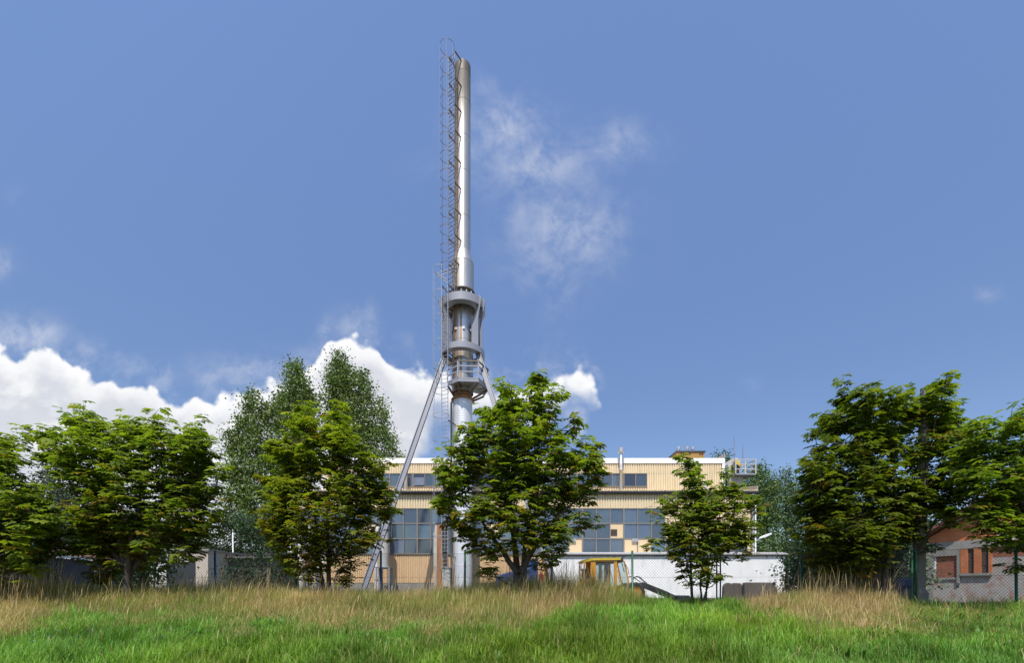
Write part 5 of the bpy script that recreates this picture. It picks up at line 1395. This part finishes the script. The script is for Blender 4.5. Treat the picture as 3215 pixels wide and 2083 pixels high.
small_leaf_tree('poplar_tree', 'slender pale poplar between the hall and the dark hedge', 62, (2470, 1870), [[(2470, 1870), (2468, 1650), (2466, 1495)]],
    [(2466, 1497, 18, 22), (2460, 1535, 34, 38), (2490, 1550, 28, 40), (2470, 1590, 45, 40), (2455, 1640, 40, 40), (2500, 1640, 35, 50), (2475, 1690, 50, 40), (2450, 1740, 40, 40), (2500, 1740, 40, 50)], 206, leaf=.27, dens=20, c0=POP0, c1=(.11, .17, .085), group=PG)
BG = 'distant trees on the left'
small_leaf_tree('leafy_tree', 'grey green tree behind the gap between the two leftmost chestnuts', 44, (190, 1870), [[(190, 1870), (190, 1650), (185, 1500)]],
    [(185, 1470, 50, 50), (150, 1530, 60, 60), (220, 1540, 60, 60), (180, 1610, 90, 60), (120, 1640, 70, 50), (240, 1650, 80, 60), (180, 1710, 100, 45), (60, 1680, 80, 60), (20, 1600, 60, 60)], 207, leaf=.24, dens=26, c0=(.04, .065, .035), c1=(.08, .115, .06), group=BG)
small_leaf_tree('dark_tree', 'dark dense tree behind the broad chestnut and the shed', 48, (330, 1870), [[(330, 1870), (330, 1650)]],
    [(330, 1640, 70, 50), (280, 1690, 80, 50), (390, 1680, 80, 50), (330, 1740, 110, 40), (450, 1720, 60, 50)], 208, leaf=.24, dens=30, c0=(.012, .03, .014), c1=(.03, .06, .025), group=BG)
small_leaf_tree('willow_tree', 'pale yellow green tree behind the beige garage', 46, (560, 1870), [[(560, 1870), (555, 1700), (550, 1630)]],
    [(550, 1640, 45, 40), (520, 1680, 50, 40), (590, 1670, 50, 45), (550, 1720, 90, 40), (600, 1730, 45, 30), (480, 1720, 50, 40)], 209, leaf=.2, dens=32, c0=(.07, .10, .03), c1=(.13, .17, .055), group=BG)
small_leaf_tree('pine_tree', 'dark green pine with layered branches behind the white mast', 52, (760, 1870), [[(760, 1870), (755, 1700), (750, 1640)]],
    [(720, 1640, 50, 20), (700, 1760, 90, 40), (800, 1760, 90, 40), (880, 1690, 50, 50), (720, 1660, 60, 16), (790, 1665, 60, 16), (690, 1690, 70, 14), (780, 1700, 80, 14), (650, 1715, 50, 14), (740, 1725, 90, 14), (850, 1700, 60, 30), (860, 1740, 60, 30), (640, 1735, 40, 20)], 210, leaf=.22, dens=44, c0=(.018, .045, .018), c1=(.045, .085, .03), group=BG)
small_leaf_tree('leafy_tree', 'bluish green tree low against the left corner of the hall', 46, (850, 1870), [[(850, 1870), (850, 1650)]],
    [(860, 1620, 60, 60), (800, 1680, 60, 45), (880, 1690, 40, 60), (840, 1740, 70, 45), (890, 1780, 40, 45), (770, 1640, 50, 40)], 211, leaf=.22, dens=26, c0=(.03, .06, .03), c1=(.075, .12, .06), group=BG)
small_leaf_tree('leafy_tree', 'far green tree at the left end of the shed row', 50, (-40, 1870), [[(-40, 1870), (-40, 1650)]],
    [(-40, 1620, 120, 70), (40, 1660, 90, 60), (-40, 1720, 150, 50), (110, 1700, 60, 50), (-160, 1650, 90, 80)], 212, leaf=.25, dens=22, c0=(.02, .045, .02), c1=(.05, .09, .035), group=BG)
small_leaf_tree('leafy_tree', 'green tree behind the brick house roof', 45, (3020, 1870), [[(3020, 1870), (3015, 1650)]],
    [(3010, 1620, 50, 40), (2960, 1650, 50, 40), (2920, 1690, 40, 50), (2890, 1640, 40, 40), (2850, 1680, 60, 60)], 213, leaf=.22, dens=24, c0=(.03, .06, .025), c1=(.08, .13, .045))
HB = 'bushes along the fence'
small_leaf_tree('dark_hedge', 'tall dark hedge under the large chestnut beside the white garage', 16.5, (2650, 1880), [[(2600, 1880), (2600, 1700)], [(2700, 1880), (2700, 1700)], [(2520, 1880), (2515, 1760)], [(2790, 1880), (2790, 1740)]],
    [(2500, 1790, 40, 60), (2560, 1740, 70, 70), (2540, 1830, 70, 50), (2640, 1720, 90, 90), (2640, 1820, 90, 60), (2730, 1730, 80, 80), (2740, 1830, 80, 50), (2800, 1770, 45, 70), (2600, 1650, 80, 50), (2700, 1640, 80, 50), (2810, 1840, 35, 35), (2478, 1830, 12, 30), (2830, 1720, 40, 60), (2760, 1680, 70, 50), (2690, 1780, 120, 70)], 220, leaf=.12, dens=210, c0=(.012, .032, .014), c1=(.035, .065, .022), r0=.05, cat='hedge', depth=1.0)
small_leaf_tree('leafy_bush', 'bright green bush right of the concrete hedge end near the pole', 18.0, (2845, 1880), [[(2845, 1880), (2850, 1760)]],
    [(2850, 1790, 36, 40), (2835, 1830, 35, 30), (2870, 1770, 30, 40), (2915, 1835, 26, 22)], 221, leaf=.12, dens=90, c0=(.04, .08, .02), c1=(.09, .15, .035), r0=.03, cat='bush', group=HB)
small_leaf_tree('leafy_bush', 'green bush at the foot of the broad chestnut beside the beige garage', 15.5, (480, 1880), [[(480, 1880), (490, 1740)]],
    [(500, 1740, 45, 40), (470, 1790, 60, 50), (530, 1770, 40, 30), (440, 1820, 50, 40), (380, 1830, 60, 35)], 222, leaf=.11, dens=110, c0=(.03, .06, .015), c1=(.07, .12, .025), r0=.03, cat='bush', group=HB)
small_leaf_tree('leafy_bush', 'dark green thicket behind the fence left of the hall corner', 19.0, (800, 1880), [[(800, 1880), (800, 1770)]],
    [(760, 1780, 50, 30), (830, 1770, 60, 45), (880, 1800, 35, 50), (780, 1820, 60, 30), (720, 1810, 40, 30), (850, 1830, 60, 30)], 223, leaf=.11, dens=90, c0=(.014, .035, .014), c1=(.04, .075, .025), r0=.03, cat='bush', group=HB)

# ------------------------------------------------------------------ grass
def blades(n, xr, yr, keep, hfun, wfun, colfun, rng, bend=.35, lean=.35, head=False, wind=(0, 0)):
    D_ = np.sqrt(rng.uniform(yr[0] ** 2, yr[1] ** 2, n)); u = rng.uniform(xr[0], xr[1], n)
    x = u * D_; y = D_
    k = keep(x, y); m = rng.uniform(0, 1, n) < k; x, y = x[m], y[m]; n = len(x)
    z = ground_z(x, y) - .02
    h = hfun(x, y, n); w = wfun(n)
    az_ = rng.uniform(0, 2 * math.pi, n); ln = rng.normal(0, lean, n)
    dirx, diry = np.cos(az_), np.sin(az_)
    tx_, ty_ = dirx * ln + wind[0], diry * ln + wind[1]
    sx, sy = -np.sin(az_ + rng.normal(0, .6, n)), np.cos(az_)
    # turn the flat of the blade mostly towards sky and viewer
    p0 = np.stack([x, y, z], -1)
    up = np.stack([tx_, ty_, np.ones(n)], -1); up = unit(up)
    bd = np.stack([dirx, diry, -np.abs(rng.normal(0, .5, n))], -1) * (bend * rng.uniform(.2, 1.4, n))[:, None]
    p1 = p0 + up * (h * .55)[:, None]
    p2 = p1 + unit(up + bd) * (h * .28)[:, None]
    p3 = p2 + unit(up + bd * 2.2) * (h * .22)[:, None]
    s = np.stack([sx, sy, np.zeros(n)], -1); s = unit(s)
    if head:
        ws = [.35, .30, 1.15, .25]
    else:
        ws = [.8, 1.0, .75, .08]
    P = [p0, p1, p2, p3]
    V = np.empty((n, 8, 3))
    for i in range(4):
        o = s * (w * ws[i] * .5)[:, None]
        V[:, 2 * i] = P[i] - o; V[:, 2 * i + 1] = P[i] + o
    base = np.arange(n)[:, None] * 8
    Q = np.stack([base + np.array([[2 * i, 2 * i + 1, 2 * i + 3, 2 * i + 2]]) for i in range(3)], 1).reshape(-1, 4)
    c = colfun(x, y, n)
    return V.reshape(-1, 3), Q, np.repeat(c, 8, 0)
def Xpix(x, y): return CX + F * x / y
def dryness(x, y):
    """0 lush green, 1 straw"""
    X = Xpix(x, y)
    # nearest distance at which the dry belt starts, by place
    edge = np.interp(X, [-300, 0, 120, 300, 700, 1000, 1300, 1600, 1780, 1850, 1950, 2050, 2280, 2350, 2500, 2650, 2800, 2950, 3100, 3400],
                        [7.2, 7.3, 7.9, 9.0, 9.0, 8.6, 8.3, 8.5, 9.2, 10.6, 12.2, 12.4, 12.2, 10.2, 9.0, 8.8, 9.2, 9.4, 9.2, 9.2])
    edge = edge + (vnoise(x, y, 1.3, 5) - .5) * 2.2 + (vnoise(x, y, .5, 6) - .5) * 1.8
    return smoothstep(y, edge - .9, edge + 1.2)
def straw_amount(x, y):
    X = Xpix(x, y)
    a = np.interp(X, [-300, 60, 200, 350, 600, 760, 1000, 1300, 1560, 1760, 1900, 2100, 2300, 2420, 2560, 2720, 2850, 3000, 3100, 3300], [.85, .82, .55, .34, .38, .52, .58, .66, .78, .82, .6, .35, .75, .9, .95, .9, .55, .42, .5, .42])
    return np.clip(a + (vnoise(x, y, .9, 8) - .5) * .55 + (vnoise(x, y, 3.2, 9) - .5) * .3, 0, 1)
def tallness(x, y):
    X = Xpix(x, y)
    a = np.interp(X, [-300, 0, 250, 420, 700, 900, 1050, 1250, 1450, 1600, 1850, 1960, 2050, 2200, 2350, 2450, 2550, 2700, 2800, 2860, 3000, 3300], [.95, .90, .80, .72, .82, .74, .66, .60, .75, 1.05, 1.10, .75, .32, .25, .35, .55, .72, .72, .55, .30, .22, .30])
    back = smoothstep(y, 9.6, 12.2)
    return a * (.45 + .55 * back)
XR_ = (-1.5, 1.5)
GREEN0, GREEN1 = np.array([.112, .222, .022]), np.array([.255, .415, .066])
STRAW0, STRAW1 = np.array([.34, .235, .105]), np.array([.66, .50, .27])
OLIVE0, OLIVE1 = np.array([.165, .180, .035]), np.array([.34, .345, .110])
def lerp(a, b, t): return a + (b - a) * t[:, None]
rg = np.random.default_rng(31)
# lush short grass
def col_green(x, y, n):
    t = np.clip(rg.uniform(0, 1, n) * .8 + (vnoise(x, y, 1.1, 12) - .4) * .6, 0, 1)
    c = lerp(GREEN0, GREEN1, t)
    blue = vnoise(x, y, 2.2, 13)[:, None]
    c = c * (1 + (blue - .5) * np.array([[-.35, .0, .5]]))
    c = c * (.66 + .68 * vnoise(x, y, .42, 51))[:, None] * (.82 + .36 * vnoise(x, y, 1.9, 52))[:, None]
    yl = rg.uniform(0, 1, n) < .04 + .30 * np.clip((vnoise(x, y, .75, 53) - .6) * 3, 0, 1) * smoothstep(y, 6.5, 8.5)
    c[yl] = lerp(OLIVE0, STRAW0 * 1.25, rg.uniform(0, 1, int(yl.sum())))
    return c
v, q, c_ = blades(385000, XR_, (4.4, 13.2), lambda x, y: (1 - .9 * dryness(x, y)) , lambda x, y, n: (.16 + .20 * vnoise(x, y, 1.7, 3)) * rg.uniform(.55, 1.3, n) * (.75 + .8 * np.clip((vnoise(x, y, .5, 4) - .4) * 2, 0, 1)), lambda n: rg.uniform(.005, .011, n), col_green, rg, .75, .42)
o = np_mesh('green_grass', v, q, M_GRASS, cols=c_, loc=(0, 8, -.3)); tag(o, 'lush green grass along the foreground', 'grass', kind='stuff')
# mixed olive and straw belt
def col_dry(x, y, n):
    s = straw_amount(x, y); pick = rg.uniform(0, 1, n) < s
    t = rg.uniform(0, 1, n)
    c = np.where(pick[:, None], lerp(STRAW0, STRAW1, t), lerp(OLIVE0, OLIVE1, t))
    c = c * (.74 + .52 * vnoise(x, y, .55, 41))[:, None] * (.85 + .3 * vnoise(x, y, 1.6, 42))[:, None]
    gr = (rg.uniform(0, 1, n) < .24 * (1 - s) + .30 * (vnoise(x, y, .8, 43) > .72))
    c[gr] = lerp(GREEN0, GREEN1, rg.uniform(0, 1, int(gr.sum())))
    return c
def h_dry(x, y, n): return tallness(x, y) * rg.uniform(.35, .95, n) * .92 + .07 + .26 * np.clip(tallness(x, y) - .3, 0, .6) * smoothstep(y, 10, 12)
v, q, c_ = blades(385000, XR_, (6.2, 14.2), lambda x, y: dryness(x, y), h_dry, lambda n: rg.uniform(.003, .0075, n), col_dry, rg, .6, .40, wind=(.10, 0))
v2, q2, c2 = blades(70000, XR_, (7.0, 13.4), lambda x, y: dryness(x, y) * np.clip(straw_amount(x, y) * 1.3 - .45, 0, 1) * (1 - .6 * smoothstep(y, 10.5, 12.5)), lambda x, y, n: rg.uniform(.25, .7, n), lambda n: rg.uniform(.004, .008, n), lambda x, y, n: lerp(STRAW0 * 1.15, STRAW1 * 1.15, rg.uniform(0, 1, n)), rg, .3, 2.2)
o = np_mesh('dry_grass', np.vstack([v, v2]), np.vstack([q, q2 + len(v)]), M_GRASS, cols=np.vstack([c_, c2]), loc=(0, 11, 0)); tag(o, 'dry straw coloured meadow grass before the fence', 'grass', kind='stuff')
# tall flowering stalks with seed heads
v, q, c_ = blades(12000, XR_, (8.6, 13.8), lambda x, y: dryness(x, y) * np.clip(tallness(x, y) * 1.2 - .15, 0, 1), lambda x, y, n: np.clip(tallness(x, y) * np.where((Xpix(x, y) < 200) | (Xpix(x, y) > 2380), 1.25, .95), .3, 1.3) * rg.uniform(.7, 1.5, n) * (1 + .28 * (rg.uniform(0, 1, n) < .12)), lambda n: rg.uniform(.006, .011, n), lambda x, y, n: lerp(STRAW0 * np.array([.85, .85, 1.0]), STRAW1, rg.uniform(0, 1, n)), rg, .22, .2, head=True, wind=(.07, 0))
v2, q2, c2 = blades(700, XR_, (5.5, 9.5), lambda x, y: (1 - dryness(x, y)) * .8, lambda x, y, n: rg.uniform(.30, .50, n), lambda n: rg.uniform(.005, .009, n), lambda x, y, n: lerp(OLIVE1, STRAW1, rg.uniform(0, .8, n)), rg, .35, .22, head=True)
o = np_mesh('grass_stalks', np.vstack([v, v2]), np.vstack([q, q2 + len(v)]), M_GRASS, cols=np.vstack([c_, c2]), loc=(0, 11, 0)); tag(o, 'tall dry grass stalks with seed heads', 'grass', kind='stuff')
# broad leaved weeds
v, q, c_ = blades(26000, XR_, (5.0, 13.6), lambda x, y: np.clip((vnoise(x, y, .8, 21) - .5) * 4, 0, 1) * (1 - .75 * dryness(x, y)), lambda x, y, n: rg.uniform(.12, .34, n), lambda n: rg.uniform(.025, .05, n), lambda x, y, n: lerp(np.array([.05, .12, .015]), np.array([.10, .21, .03]), rg.uniform(0, 1, n)), rg, 1.3, .8)
o = np_mesh('meadow_weeds', v, q, M_GRASS, cols=c_, loc=(0, 8, -.3)); tag(o, 'broad leaved weeds scattered through the grass', 'weeds', kind='stuff')

# small purple flowers
M_PURPLE = mat('purple_petal', (.20, .12, .50), .6, var=.15); M_STEM = mat('flower_stem', (.07, .13, .02), .7, var=.2)
def flower_clump(X, Y, n, spread, lab, seed):
    rnd = random.Random(seed)
    slope_y = (Y - HY) / F
    D = 5.0
    while D < 13 and float(ground_z((X - CX) / F * D, D)) + .28 < ZC - slope_y * D: D += .05
    x, gz = (X - CX) / F * D, float(ground_z((X - CX) / F * D, D))
    T = thing('purple_flower_clump', (x, D, gz), lab, 'flowers', 'purple meadow flowers')
    st = MB()
    for k in range(n):
        bx = x + rnd.gauss(0, spread); by = D + rnd.gauss(0, spread * .6); h = rnd.uniform(.26, .42); gz2 = float(ground_z(bx, by))
        tp = Vector((bx + rnd.uniform(-.05, .05), by, gz2 + h)); st.tube([(bx, by, gz2), tp], .003, 3, caps=False)
        mb = MB(); 
        for p in range(5):
            a = p * 2 * math.pi / 5 + rnd.random(); r_ = .019
            d = Vector((math.cos(a), math.sin(a) * .8 - .1, .35)); s_ = Vector((-math.sin(a), math.cos(a), 0))
            mb.add([tp, tp + d * r_ * .6 + s_ * r_ * .5, tp + d * r_ * 1.15, tp + d * r_ * .6 - s_ * r_ * .5], [(0, 1, 2, 3)])
        mb.build('flower', M_PURPLE, T)
    st.build('stems', M_STEM, T)
for i, a in enumerate([(165, 2012, 9, .28, 'purple flower clump in the green grass near the left corner'), (235, 2010, 5, .12, 'small purple flower clump right of the left corner group'), (490, 2015, 2, .10, 'two purple flowers low in the left grass'), (510, 1862, 3, .15, 'few purple flowers near the broad chestnut trunk'),
    (2000, 1938, 5, .18, 'purple flowers before the yellow loader'), (2310, 1893, 5, .16, 'purple flowers beside the small young chestnut'), (2370, 1998, 4, .12, 'tight purple flower clump in the bright grass below the straw patch'), (2570, 1966, 1, .1, 'single purple flower at the edge of the straw patch'), (2760, 1958, 1, .1, 'lone purple flower right of the straw patch'), (2945, 1958, 6, .2, 'purple flower clump below the concrete pole'), (3010, 1998, 5, .2, 'loose purple flowers right of the pole clump'), (3060, 1852, 3, .12, 'purple flowers by the double green fence post')]):
    flower_clump(*a, 300 + i)
